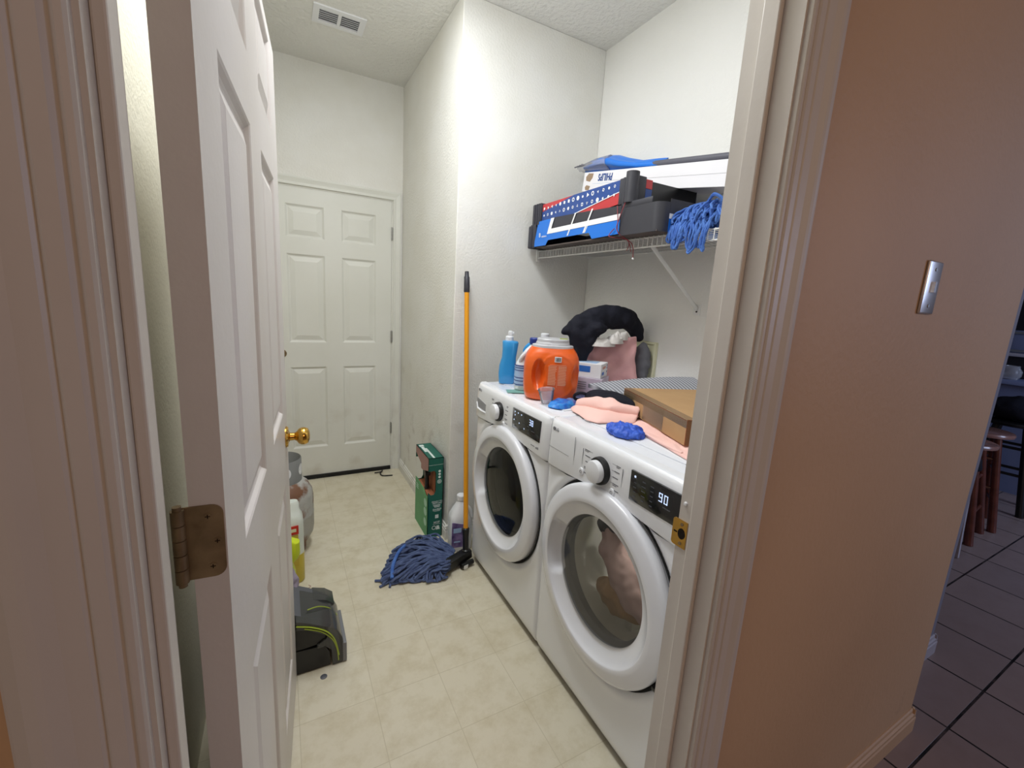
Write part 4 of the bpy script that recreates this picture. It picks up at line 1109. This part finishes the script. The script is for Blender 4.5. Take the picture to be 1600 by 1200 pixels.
# long white carton, tipped up towards the alcove
pm = Matrix.Translation((1.48, 1.63, 1.9255+.048+.009)) @ Matrix.Rotation(.155, 4, 'X')
t = thing('lamp_carton', 'long white carton with upside-down blue lettering lying across the trays', 'carton', rot=Matrix.Identity(4)); t.matrix_world = pm
PL = .98
part('carton_body', box(0, .15, -.55, .43, -.048, .048, bev=.0015), M['phil'], t, smooth=False)
b = nbm(); add = text_bm('PHILIPS', .046, .0003, 0, .0016, .78)
join(b, add, frame_mx((-.0006, .245, .020), (0, 1, 0), (0, 0, -1)))
part('brand_print', b, M['phil_blue'], t, smooth=False)
b = nbm()
prism(b, [(.405, .006), (.37, -.0), (.352, .018), (.348, .040), (.39, .042), (.410, .025)], 0, .0006, frame_mx((0, 0, 0), (0, 1, 0), (0, 0, 1)))
prism(b, [(.400, -.040), (.37, -.042), (.362, -.022), (.395, -.016), (.408, -.026)], 0, .0006, frame_mx((0, 0, 0), (0, 1, 0), (0, 0, 1)))
for v in b.verts: v.co.x = -abs(v.co.x)
part('torn_patches', b, M['torn'], t, smooth=False)
b = nbm(); add_box(b, -.0004, 0, -.50, .20, -.0008, .0004); part('seam_line', b, M['seam'], t, smooth=False)
b = nbm(); add_box(b, -.0005, 0, .17, .345, -.0105, -.0095); part('print_edge', b, M['label_blue'], t, smooth=False)

# charcoal tube in a blue plastic sleeve on the carton
t = thing('sleeved_pole', 'charcoal tube with a flat blue plastic sleeve, lying on the white carton', 'pole', (1.5, 1.6, 2.0))
axis = lambda y: Vector((1.512, y, 2.035+(y-1.545)*.152))
b = nbm(); tube(b, [axis(.80), axis(1.66)], .013, 16); bmt = tube(b, [axis(.80)+Vector((.03, 0, .008)), axis(1.60)+Vector((.03, 0, .008))], .009, 12); part('tube', b, M['pole_grey'], t, world=True)
b = nbm(); R = []
for y, hw_, ht, dz in ((1.505, .018, .017, 0), (1.56, .022, .019, .0), (1.66, .040, .020, -.001), (1.76, .058, .030, .008), (1.83, .062, .036, .020), (1.90, .058, .032, .030), (1.97, .045, .028, .026), (2.04, .035, .020, .016), (2.09, .024, .012, .012)):
    c = axis(y)+Vector((.01, 0, dz))
    R.append([c+Vector((hw_*math.cos(a), .01*math.sin(3*a), ht*math.sin(a)+.004*math.sin(5*a))) for a in [2*PI*k/28 for k in range(28)]])
loft(b, R); part('blue_sleeve', b, M['tray_blue'], t, world=True)
b = nbm(); R = []
for y, hw_, ht, dz in ((1.86, .064, .036, .026), (1.98, .056, .028, .026), (2.07, .040, .020, .020), (2.14, .030, .014, .016)):
    c = axis(y)+Vector((.01, 0, dz))
    R.append([c+Vector((hw_*math.cos(a), 0, ht*math.sin(a)+.004*math.sin(7*a))) for a in [2*PI*k/28 for k in range(28)]])
loft(b, R); part('clear_film', b, M['film'], t, world=True)
b = nbm()
for k in range(4): tube(b, [axis(1.98)+Vector((.02*k-.03, 0, .03)), axis(2.15)+Vector((.015*k-.03, 0, .018+.008*k))], .0035, 6)
part('wire_prongs', b, M['pole_grey'], t, world=True)

# strings hanging over the shelf edge
b = nbm()
tube(b, catmull([(1.215, 1.440, z1-.01), (1.214, 1.428, z0+.06), (1.216, 1.420, z0+.01), (1.280, 1.405, SZ-.02), (1.285, 1.395, SZ-.075)], 5), .0018, 6)
tube(b, catmull([(1.216, 1.395, z1-.005), (1.214, 1.418, z0+.07), (1.213, 1.425, z0+.02), (1.285, 1.43, SZ-.01), (1.288, 1.44, SZ-.045)], 5), .0018, 6)
tube(b, catmull([(1.215, 1.445, z0+.03), (1.212, 1.47, z0+.008), (1.214, 1.462, z0-.002), (1.285, 1.44, z0-.008), (1.288, 1.415, SZ-.05)], 5), .0018, 6)
single('red_string', b, M['string_red'], 'tangled thin dark red string dangling over the shelf edge', 'string')
b = nbm(); q = bmesh.new(); bmesh.ops.create_icosphere(q, subdivisions=2, radius=.0045); join(b, q, Matrix.Translation((1.285, 1.395, SZ-.080))); single('string_bead', b, M['paper_white'], 'tiny white bead at the end of the red string', 'bead')

# blue looped mop refill on the shelf
t = thing('mop_refill', 'bright blue looped mop head slumped over the front of the wire shelf', 'mop head', (1.36, 1.12, SZ))
rr = random.Random(21); b = nbm()
def wig(pts, amp):
    P = catmull(pts, 5); sd = rr.uniform(0, 50)
    return [p+noise.noise_vector(p*28+Vector((sd, 0, 0)))*amp for p in P]
for k in range(64):
    f = rr.random(); yc = 1.205-.165*f; a = rr.uniform(-.5, .5)
    hx = rr.uniform(.045, .080); hz = rr.uniform(.020, .052)+.018*math.sin(f*PI)
    t0 = rr.uniform(-.6, .4); t1 = rr.uniform(2.4, 4.2); cx = rr.uniform(1.350, 1.378); cz = SZ+.036+rr.uniform(-.008, .012)
    pts = [(cx-hx*math.cos(t0+(t1-t0)*q/7), yc+a*.10*math.cos(t0+(t1-t0)*q/7)+rr.uniform(-.008, .008), max(SZ+.009, cz+hz*math.sin(t0+(t1-t0)*q/7))) for q in range(8)]
    tube(b, wig(pts, .010), .0043, 6)
for k in range(30):
    grp = k % 3 > 0
    yb_ = (1.172, 1.072)[grp and k % 2]+rr.uniform(-.030, .026) if k < 22 else rr.uniform(1.05, 1.19)
    low = SZ-(.028 if k % 2 == 0 else (.050 if yb_ > 1.12 else .066))+rr.uniform(-.008, .012)
    P = [(1.36, yb_+rr.uniform(-.04, .04), SZ+.05+rr.uniform(-.01, .03)), (1.31, yb_+rr.uniform(-.03, .03), SZ+.055+rr.uniform(-.02, .02)), (1.282, yb_+rr.uniform(-.01, .01), SZ+.018), (1.280, yb_+rr.uniform(-.012, .012), (SZ+low)/2), (1.282, yb_+.008, low), (1.281, yb_+.018, low+.010), (1.280, yb_+.016, (SZ+low)/2+.01), (1.288, yb_+.02, SZ+.03)]
    tube(b, wig(P, .008), .0043, 6)
part('looped_yarn', b, M['rope'], t, world=True, kind='stuff')
b = nbm(); tube(b, catmull([(1.32, 1.09, SZ+.10), (1.30, 1.05, SZ+.115), (1.31, 1.02, SZ+.09), (1.33, 1.045, SZ+.06), (1.33, 1.085, SZ+.075)], 6), .0058, 6); part('loose_loop', b, M['rope'], t, world=True)

# ------------------------------------------------------------------ floor of the laundry
# wet mop
t = thing('mop', 'string mop with amber handle and slate-blue yarn, propped against the alcove wall', 'mop', (.80, 1.92, 0))
Wm = lambda n, b, m, p=None, **k: part(n, b, m, p or t, world=True, **k)
base = Vector((.822, 1.925, .045)); top = Vector((.860, 2.155, 1.530)); ax = (top-base).normalized()
b = nbm(); tube(b, [base+ax*.13, base+ax*1.395], .0125, 20); hd = Wm('handle', b, M['yellow'])
b = nbm(); tube(b, [base+ax*1.39, base+ax*1.395, base+ax*1.47, base+ax*1.475, base+ax*1.498, base+ax*1.50], [.0125, .0155, .0145, .0115, .0105, .007], 20); Wm('grip', b, M['tray_black'], hd)
b = nbm(); tube(b, [base, base+ax*.03, base+ax*.035, base+ax*.10, base+ax*.145, base+ax*.15], [.019, .021, .016, .016, .020, .016], 20); Wm('socket', b, M['black'], hd)
b = nbm(); cl = box(-.082, .082, -.024, .024, -.026, .022, bev=.006)
join(b, cl, Matrix.Translation((.770, 1.912, .046)) @ Matrix.Rotation(.30, 4, 'Z') @ Matrix.Rotation(-.12, 4, 'Y'))
for k in range(12): join(b, box(-.0025, .0025, -.023, .023, -.021, .021), Matrix.Translation((.770, 1.912, .046)) @ Matrix.Rotation(.30, 4, 'Z') @ Matrix.Rotation(-.12, 4, 'Y') @ Matrix.Translation((-.073+k*.0133, 0, 0)))
Wm('clamp', b, M['black'])
b = nbm(); tube(b, [(.78, 1.878, .020), (.852, 1.898, .022)], .013, 14); Wm('clamp_bar', b, M['black'])
b = nbm(); obox(b, (.800, 1.862, .012), .026, .0015, .020, .28); Wm('tag_label', b, M['paper_white'], smooth=False)
b = nbm(); rr = random.Random(5)
for k in range(118):
    f = k/117
    lay = k % 3
    a = math.radians(93+f*112)+rr.uniform(-.03, .03)       # fan from the back round to the front
    f2 = f
    ln = .30+.12*math.sin(f2*PI)**1.0+rr.uniform(-.035, .025)
    if f2 > .72: ln = .36+rr.uniform(-.05, .05)
    st_ = Vector((.722+.05*(1-f2), 1.975-.085*f2, .030+.006*lay))
    # end points follow the outline of the heap
    oa = math.radians(50+f2*150)
    end = Vector((.600+.205*math.cos(oa)*1.0, 2.030+.150*math.sin(oa)+.0, .0))
    tt = f2
    P_out = catmull([(.72, 2.12, 0), (.66, 2.20, 0), (.56, 2.185, 0), (.47, 2.10, 0), (.415, 2.00, 0), (.40, 1.935, 0), (.45, 1.905, 0), (.52, 1.89, 0), (.59, 1.86, 0), (.66, 1.84, 0)], 10)
    end = P_out[int(tt*(len(P_out)-1))]+Vector((rr.uniform(-.015, .015), rr.uniform(-.015, .015), 0))
    mid = st_.lerp(end, .42)+Vector((rr.uniform(-.012, .012), .035*math.sin(f2*PI*1.2)+rr.uniform(-.012, .012), 0)); mid.z = .040+.017*lay
    m2_ = st_.lerp(end, .75)+Vector((rr.uniform(-.02, .02), .02+rr.uniform(-.02, .02), 0)); m2_.z = .034+.010*lay
    e1 = Vector((end.x, end.y, .012+.006*lay)); back = end.lerp(st_, .18)+Vector((rr.uniform(-.02, .02), rr.uniform(-.02, .02), 0)); back.z = .008
    PP = catmull([st_, mid, m2_, e1, back], 7); sd = rr.uniform(0, 60)
    PP = [p+Vector((1, 1, .35))*noise.noise(p*16+Vector((sd*.12, sd, 0)))*.018 for p in PP]
    for p in PP: p.z = max(p.z, .006)
    tube(b, PP, .0060, 6)
for e in ((.372, 1.90, .006), (.36, 1.955, .007), (.415, 1.88, .006)):
    tube(b, catmull([(.50, 1.95, .03), (.44, 1.925, .012), e], 6), .006, 6)
Wm('mop_yarn', b, M['mopyarn'], kind='stuff')
b = nbm(); tube(b, catmull([(.43, 1.90, .035), (.445, 1.955, .055), (.475, 2.02, .062), (.51, 2.08, .058), (.55, 2.13, .050)], 6), .009, 8); Wm('band', b, M['rope'])

# green carton
t = thing('appliance_carton', 'tall green carton with a cut-out corner showing a black handle, against the alcove wall', 'carton', (.748, 2.355, 0))
Wg = lambda n, b, m, p=None, **k: part(n, b, m, p or t, world=True, smooth=False, **k)
gx0, gx1, gy0, gy1, gh = .704, .793, 2.232, 2.488, .490
bz0, bz1 = .275, .412
def front_poly(y):
    P = [(gx0, 0), (gx1, 0), (gx1, gh), (gx0, gh), (gx0, bz1)]
    P += [(gx0+.036, bz1), (gx0+.046, bz1-.015), (gx0+.046, bz0+.010), (gx0+.036, bz0-.008), (gx0+.018, bz0-.010), (gx0+.004, bz0+.006), (gx0, bz0+.01)]
    return P
b = nbm(); prism_xz(b, front_poly(0), gy0, gy0+.003); Wf = Wg('front_panel', b, M['green_box'])
b = nbm(); prism_xz(b, front_poly(0), gy1-.003, gy1); Wg('rear_panel', b, M['green_box'])
b = nbm(); add_box(b, gx1-.003, gx1, gy0, gy1, 0, gh); Wg('wall_side_panel', b, M['green_box'])
b = nbm(); add_box(b, gx0, gx1, gy0, gy1, gh-.003, gh); tp = Wg('top_flap', b, M['green_box'])
b = nbm()
loft(b, [[Vector((x, p[0], p[1])) for p in [(gy0, 0), (gy1, 0), (gy1, bz0+.010), (gy0+.10, bz0+.004), (gy0+.05, bz0-.02), (gy0, bz0-.02)]] for x in (gx0, gx0+.003)]); lf = Wg('side_panel', b, M['green_light'])
b = nbm()
loft(b, [[Vector((x, p[0], p[1])) for p in [(gy0, bz1+.004), (gy0, gh), (gy1, gh), (gy1, gh-.045), (gy0+.145, bz1-.002), (gy0+.145, bz1-.03), (gy0+.11, bz1-.03)]] for x in (gx0, gx0+.003)]); Wg('upper_side_panel', b, M['pink_print'])
b = nbm()
loft(b, [[Vector((gx0-.0006, p[0], p[1])) for p in r] for r in ([(gy0+.045+.026*math.cos(a), .085+.024*math.sin(a)) for a in [2*PI*k/16 for k in range(16)]], [(gy0+.045+.001*math.cos(a), .085+.001*math.sin(a)) for a in [2*PI*k/16 for k in range(16)]])], caps=False)
for zc in (.150, .205): loft(b, [[Vector((gx0-.0006, gy0+.045+r*.028*math.cos(a), zc+r*.025*math.sin(a))) for a in [2*PI*k/16 for k in range(16)]] for r in (1, .05)], caps=False)
for q in range(3): add_box(b, gx0-.0006, gx0, gy0+.19, gy0+.235, .225+q*.012, .231+q*.012)
Wg('side_print', b, mat('pale_green_print', (176, 214, 192), .6), lf)
b = nbm(); b2 = gy0-.0006
cxp = (gx0+gx1)/2
put_text(b, 'READY TO', .0135, cxp+.012, b2, .222, 0); put_text(b, 'RESTORE', .0135, cxp+.012, b2, .211, 0)
for q in range(3): add_box(b, cxp-.004-.008*(2-q)/2, cxp+.028+.004*(2-q)/2, b2, gy0, .199-q*.006, .202-q*.006)
put_text(b, 'SWEEP', .0175, cxp+.012, b2, .172, .0001); add_box(b, cxp-.006, cxp+.030, b2, gy0, .162, .1635)
add_box(b, cxp+.002, cxp+.022, b2, gy0, .118, .140)
put_text(b, 'MOP', .0175, cxp+.012, b2, .092, .0001); add_box(b, cxp-.010, cxp+.034, b2, gy0, .081, .0825)
lathe(b, [(.013, b2), (.009, b2)], 16, (cxp-.004, 0, .060), 'Y'); prism_xz(b, [(cxp+.008, .046), (cxp+.032, .046), (cxp+.026, .070), (cxp+.012, .070)], b2, gy0)
for zc in (.428, .410, .392): lathe(b, [(.0075, b2), (.0005, b2)], 14, (cxp+.022, 0, zc-.02), 'Y')
lathe(b, [(.0125, b2), (.0095, b2)], 18, (cxp+.022, 0, .345), 'Y'); lathe(b, [(.006, b2), (.003, b2)], 18, (cxp+.022, 0, .345), 'Y')
add_box(b, gx0, gx1, b2+.0002, gy0, .4475, .4485)
Wg('front_print', b, M['white_print'], Wf)
b = nbm()
add_box(b, gx0+.028, gx0+.040, gy0+.004, gy0+.17, gh, gh+.0005); add_box(b, gx0+.012, gx0+.030, gy0+.11, gy0+.20, gh, gh+.0005); add_box(b, gx0+.008, gx0+.036, gy1-.05, gy1-.020, gh, gh+.0005)
Wg('top_print', b, M['white_print'], tp)
b = nbm(); add_box(b, gx0+.005, gx1-.004, gy0+.006, gy1-.006, bz0-.02, bz0-.012); add_box(b, gx0+.046, gx0+.050, gy0+.02, gy1-.03, bz0-.02, bz1)
bb = box(0, .040, -.05, .12, 0, .004); join(b, bb, Matrix.Translation((gx0+.004, gy0+.07, bz0-.008)) @ Matrix.Rotation(.12, 4, 'X')); Wg('cardboard_insert', b, M['cardboard_dark'])
b = nbm(); tube(b, catmull([(gx0+.020, gy0+.085, bz0-.008), (gx0+.020, gy0+.085, bz0+.05), (gx0+.018, gy0+.085, bz0+.10), (gx0+.020, gy0+.085, bz1-.01)], 4), [.012]*13, 12)
tube(b, [(gx0+.004, gy0+.085, bz0+.095), (gx0+.034, gy0+.085, bz0+.095)], .019, 16); tube(b, [(gx0+.006, gy0+.085, bz0+.0), (gx0+.034, gy0+.085, bz0+.0)], .012, 12)
part('black_handle', b, M['black'], t, world=True)

# white floor-cleaner bottle
t = thing('floor_cleaner_bottle', 'white plastic jug with purple label on the floor behind the mop handle', 'bottle', (.848, 2.085, 0), -.12)
b = nbm(); bottle(b, [(0, .112, .094, 3.4), (.008, .124, .104, 3.6), (.05, .126, .106, 3.8), (.185, .126, .106, 3.8), (.205, .120, .100, 3.2), (.235, .092, .084, 2.6), (.262, .062, .060, 2.2), (.280, .044, .044, 2), (.292, .040, .040, 2)]); part('body', b, M['bottle_white'], t)
b = nbm(); lathe(b, [(.024, .288), (.0245, .292), (.0245, .314), (.021, .318), (.0005, .318)], 28); part('cap', b, M['bottle_white'], t)
b = nbm(); tube(b, catmull([(.012, -.030, .268), (.030, -.046, .262), (.045, -.050, .235), (.052, -.050, .205)], 6), .009, 10); part('handle', b, M['bottle_white'], t)
b = nbm(); pr_ = [(-.058, .030), (.006, .030), (.006, .165), (-.050, .178), (-.058, .178)]
loft(b, [[Vector((p[0], -.0545, p[1])) for p in pr_], [Vector((p[0], -.050, p[1])) for p in pr_]]); lab_ = part('label', b, M['purple'], t, smooth=False)
b = nbm(); add_box(b, -.050, -.006, -.0552, -.0545, .118, .145); add_box(b, -.046, -.010, -.0552, -.0545, .060, .068); part('label_print', b, M['label_blue'], lab_, smooth=False)

# propane tank
t = thing('propane_tank', 'rusty grey propane tank with a grey collar, at the left behind the open door', 'gas tank', (-.030, 2.42, 0))
b = nbm(); lathe(b, [(.0005, .035), (.08, .040), (.125, .060), (.148, .10), (.153, .13), (.153, .205), (.1545, .21), (.153, .215), (.153, .30), (.148, .335), (.130, .372), (.10, .398), (.06, .414), (.03, .418), (.0005, .418)], 56); part('cylinder', b, M['rust'], t)
b = nbm(); lathe(b, [(.108, 0), (.112, .0), (.112, .05), (.106, .055), (.106, .0)], 40); part('foot_ring', b, M['rust'], t)
b = nbm(); n = 40; R = []
for i in range(n+1):
    a = math.radians(-140+280*i/n); zt = .520 if abs(a) < math.radians(120) else .48
    R.append([Vector((.100*math.cos(a), .100*math.sin(a), .385)), Vector((.100*math.cos(a), .100*math.sin(a), zt-.006)), Vector((.097*math.cos(a), .097*math.sin(a), zt)), Vector((.095*math.cos(a), .095*math.sin(a), zt-.006)), Vector((.095*math.cos(a), .095*math.sin(a), .385))])
loft(b, R); part('collar', b, M['collar'], t)
b = nbm()
for a0 in (-75, -20): 
    R = []
    for rr_ in (1., .05): R.append([Vector((.1006*math.cos(math.radians(a0+14*rr_*math.cos(s))), .1006*math.sin(math.radians(a0+14*rr_*math.cos(s))), .462+.030*rr_*math.sin(s))) for s in [2*PI*k/20 for k in range(20)]])
    loft(b, R, caps=False)
part('grip_hole', b, M['bottle_white'], t)
b = nbm(); lathe(b, [(.018, .41), (.018, .44), (.024, .445), (.024, .47), (.0005, .47)], 20); part('valve', b, M['brass_old'], t)

# jug with yellow liquid
t = thing('liquid_jug', 'translucent white jug of yellow liquid with a red label, standing before the propane tank', 'jug', (-.015, 2.135, 0), .1)
b = nbm(); bottle(b, [(.150, .150, .120, 3.4), (.30, .150, .120, 3.4), (.335, .146, .115, 3.2), (.352, .128, .095, 3.), (.372, .120, .066, 3), (.395, .118, .055, 3), (.404, .108, .045, 2.6)]); part('upper_body', b, M['jug'], t)
b = nbm(); bottle(b, [(0, .138, .108, 3.4), (.010, .149, .119, 3.4), (.150, .151, .121, 3.4)]); part('liquid_body', b, M['jug_liquid'], t)
b = nbm(); add_box(b, -.02, .048, -.0625, -.058, .262, .305, bev=.001); part('label', b, M['label_red'], t, smooth=False)
b = nbm(); add_box(b, -.02, .046, -.0622, -.058, .10, .258, bev=.001); part('yellow_label', b, mat('mustard_label', (196, 172, 60), .5), t, smooth=False)
b = nbm(); add_box(b, .012, .038, -.0632, -.0625, .276, .292); part('label_print', b, M['cream'], t, smooth=False)

# carpet cleaner
t = thing('carpet_cleaner', 'upright carpet cleaner with smoked nozzle and lime accents on the floor beside the open door', 'carpet cleaner', (.02, 1.63, 0))
Wc = lambda n, b, m, p=None, **k: part(n, b, m, p or t, world=True, **k)
ya, yb = 1.530, 1.735
b = nbm(); prism_xz(b, [(-.17, .010), (.020, .004), (.120, .004), (.118, .06), (.104, .088), (.074, .094), (.03, .098), (-.17, .105)], ya, yb-.02); Wc('base_housing', b, M['black'])
b = nbm(); prism_xz(b, [(.128, .003), (.158, .003), (.170, .006), (.170, .060), (.163, .110), (.150, .140), (.135, .158), (.100, .178), (.040, .212), (.010, .225), (.010, .190), (.045, .180), (.090, .150), (.110, .134), (.108, .122), (.076, .104), (.076, .092), (.104, .092), (.124, .070)], ya-.004, yb-.02); nzl = Wc('nozzle_window', b, M['smoke'], angle=.3)
b = nbm(); prism_xz(b, [(-.17, .10), (.030, .100), (.074, .104), (.104, .124), (.104, .136), (.055, .172), (.010, .188), (-.17, .200)], ya+.004, yb-.01); Wc('motor_cover', b, M['black'], angle=.3)
b = nbm(); prism_xz(b, [(-.17, .195), (.01, .188), (.060, .172), (.120, .140), (.128, .150), (.06, .200), (.0, .232), (-.17, .25)], ya+.03, yb+.01); Wc('tank_lid', b, M['gasket'], angle=.3)
b = nbm(); prism_xz(b, [(.06, .170), (.110, .150), (.140, .135), (.150, .150), (.120, .175), (.075, .190)], yb-.06, yb+.02); Wc('rear_hood', b, M['smoke'], angle=.3)
b = nbm()
tube(b, catmull([(.010, ya-.006, .208), (.06, ya-.006, .188), (.108, ya-.006, .155), (.136, ya-.006, .110), (.150, ya-.006, .040)], 6), .0024, 6)
tube(b, catmull([(.036, ya-.006, .190), (.09, ya-.006, .160), (.126, ya-.006, .118), (.143, ya-.006, .070), (.148, ya-.006, .018)], 6), .0020, 6)
tube(b, catmull([(.05, ya+.06, .215), (.09, ya+.09, .195), (.13, ya+.11, .160), (.155, ya+.10, .130)], 6), .002, 6)
tube(b, [(.171, ya-.002, .010), (.171, yb-.022, .03)], .003, 6)
Wc('lime_trim', b, M['lime_line'], nzl)
b = nbm(); add_box(b, .163, .178, ya-.006, yb-.02, .004, .085, bev=.003); Wc('front_lip', b, M['grey'], nzl)
b = nbm(); prism_xz(b, [(-.16, .20), (-.05, .19), (-.075, .55), (-.12, .60), (-.17, .60)], ya+.05, yb+.02); Wc('upright_body', b, M['grey'], angle=.3)
# lime bottle part and grey bag seen at the door edge
t = thing('spray_cleaner', 'lime green plastic bottle peeking past the open door edge in front of the yellow jug', 'bottle', (-.03, 1.95, 0), .0)
b = nbm(); bottle(b, [(0, .09, .07, 3), (.01, .10, .08, 3), (.16, .10, .08, 3), (.205, .08, .07, 2.6)]); part('body', b, M['lime'], t)
b = nbm(); bottle(b, [(.200, .07, .06, 3), (.225, .125, .06, 3, .0), (.245, .140, .062, 3, .0), (.30, .138, .060, 3, .0), (.318, .09, .055, 3, -.01)]); part('trigger_head', b, M['lime'], t)
b = nbm()
capsule(b, [(-.02, 1.745, .02), (-.015, 1.75, .12), (-.02, 1.765, .24), (-.03, 1.78, .30)], [.045, .05, .042, .030])
remeshed('plastic_bag', b, M['bag_grey'], .006, 'greyish lilac plastic bag standing between the lime bottle and the carpet cleaner', 'bag', disp=.02, dsc=.03)
b = nbm(); rr = random.Random(3)
for k in range(26):
    c = Vector((.045+rr.uniform(-.02, .028), 1.93+rr.uniform(-.10, .10), .0015)); a = rr.uniform(0, 6)
    tube(b, catmull([c, c+Vector((.018*math.cos(a), .018*math.sin(a), .003)), c+Vector((.026*math.cos(a+.8), .026*math.sin(a+.8), .001))], 4), .0009, 5)
single('thread_tangle', b, M['string_red'], 'tangle of fine reddish threads on the floor beside the lilac bag', 'threads', kind='stuff')
single('floor_disc', (lambda b: lathe(b, [(.0005, .0022), (.0100, .0022), (.0118, .001), (.0118, 0), (.0005, 0)], 24, (.093, 1.487, 0)))(nbm()), M['gasket'], 'small dark grey disc lying on the floor in front of the carpet cleaner', 'disc')

# ------------------------------------------------------------------ kitchen beyond the hall corner
def stool(x, y, seat_m, leg_m, label, hs=.70, r=.165, foot=.205, rot=.0):
    t = thing('bar_stool', label, 'stool', (x, y, 0), rot, 'bar stools beyond the hall corner')
    b = nbm(); lathe(b, [(.0005, hs-.036), (r*.85, hs-.036), (r*.98, hs-.028), (r, hs-.014), (r*.97, hs-.004), (r*.9, hs), (.0005, hs-.003)], 40); part('seat', b, seat_m, t)
    L = []
    for k in range(4):
        a = PI/4+k*PI/2; p0 = Vector((.11*math.cos(a), .11*math.sin(a), hs-.03)); p1 = Vector((foot*math.cos(a), foot*math.sin(a), 0)); L.append((p0, p1))
        part('leg', tube(nbm(), [p1, p0], [.024, .021], 14), leg_m, t)
    for zz, prs in ((.20, (0, 2)), (.30, (1, 3)), (.42, (0, 2)), (.50, (1, 3))):
        for k in prs:
            a, c = L[k], L[(k+1) % 4]; f = zz/(hs-.03)
            part('rung', tube(nbm(), [a[1].lerp(a[0], f), c[1].lerp(c[0], f)], .011, 10), leg_m, t)
    return t
stool(4.03, 1.000, M['seatwood'], M['wood'], 'red-brown wooden bar stool nearest the hall corner', .655, .165, .225, .1)
stool(4.40, 1.020, M['seatwood'], M['wood'], 'red-brown wooden bar stool just behind the nearest one', .685, .170, .215, .35)
stool(5.02, 1.00, M['black'], M['black'], 'black bar stool with a dark bag on it, farthest of the stools', .70, .18, .24, .1)
b = nbm(); blob(b, (5.03, 1.03, .78), .15, .17, .085); capsule(b, [(5.0, .90, .74), (5.05, 1.0, .83), (5.02, 1.12, .76)], [.06, .06, .05])
remeshed('dark_bag', b, M['fabric_black'], .02, 'slumped black bag lying on the black bar stool', 'bag', disp=.05, dsc=.12)
b = nbm(); bb = box(-.012, .012, -.05, .05, 0, .62, bev=.003); join(b, bb, Matrix.Translation((3.60, .838, 0)) @ Matrix.Rotation(-.05, 4, 'X'))
single('white_board', b, M['dull_white'], 'narrow white board standing by the hall corner in front of the stools', 'board', smooth=False)
b = nbm(); blob(b, (3.60, .850, .60), .035, .06, .06); capsule(b, [(3.60, .84, .64), (3.59, .86, .55), (3.59, .85, .48)], [.03, .045, .03])
remeshed('dark_cloth', b, M['fabric_black'], .01, 'dark cloth hanging from the top of the white board', 'cloth', disp=.03, dsc=.05)
t = thing('kitchen_counter', 'pale blue kitchen counter with a raised dark bar shelf behind the stools', 'counter', (5.75, 1.5, 0))
part('base_cabinet', box(-.25, .35, -.75, 1.6, 0, .93), M['kit_white'], t, smooth=False)
part('worktop', box(-.29, .38, -.78, 1.62, .93, .965, bev=.006), M['kit_white'], t)
part('bar_back', box(.10, .35, -.75, 1.6, .965, 1.16), M['kit_dark'], t, smooth=False)
part('bar_shelf', box(-.02, .40, -.78, 1.62, 1.16, 1.19, bev=.006), M['dull_white'], t)
t = thing('toaster_oven', 'small grey countertop oven on the raised bar shelf', 'oven', (5.95, 1.20, 1.19))
part('casing', box(-.16, .16, -.20, .22, 0, .20, bev=.01), M['kit_white'], t)
part('front_frame', (lambda b: (rect_frame(b, -.2, .2, -.09, .09, .02, 0, .01), bmesh.ops.transform(b, matrix=Matrix.Translation((-.161, .01, .10)) @ Matrix.Rotation(-PI/2, 4, 'Y') @ Matrix.Rotation(PI/2, 4, 'Z'), verts=b.verts[:]), b)[2])(nbm()), M['grey'], t, smooth=False)
t = thing('glass_pot', 'small glass pot glinting on the lower kitchen counter', 'pot', (5.62, 1.22, .965))
b = nbm(); lathe(b, [(.0005, 0), (.05, 0), (.07, .03), (.072, .07), (.05, .11), (.052, .12)], 28); part('pot_body', b, M['film'], t)
b = nbm(); tube(b, catmull([(0, -.06, .10), (0, -.11, .09), (0, -.11, .03), (0, -.065, .02)], 5), .008, 8); part('handle', b, M['black'], t)

for o in scene.objects:
    if 'mw' in o: del o['mw']
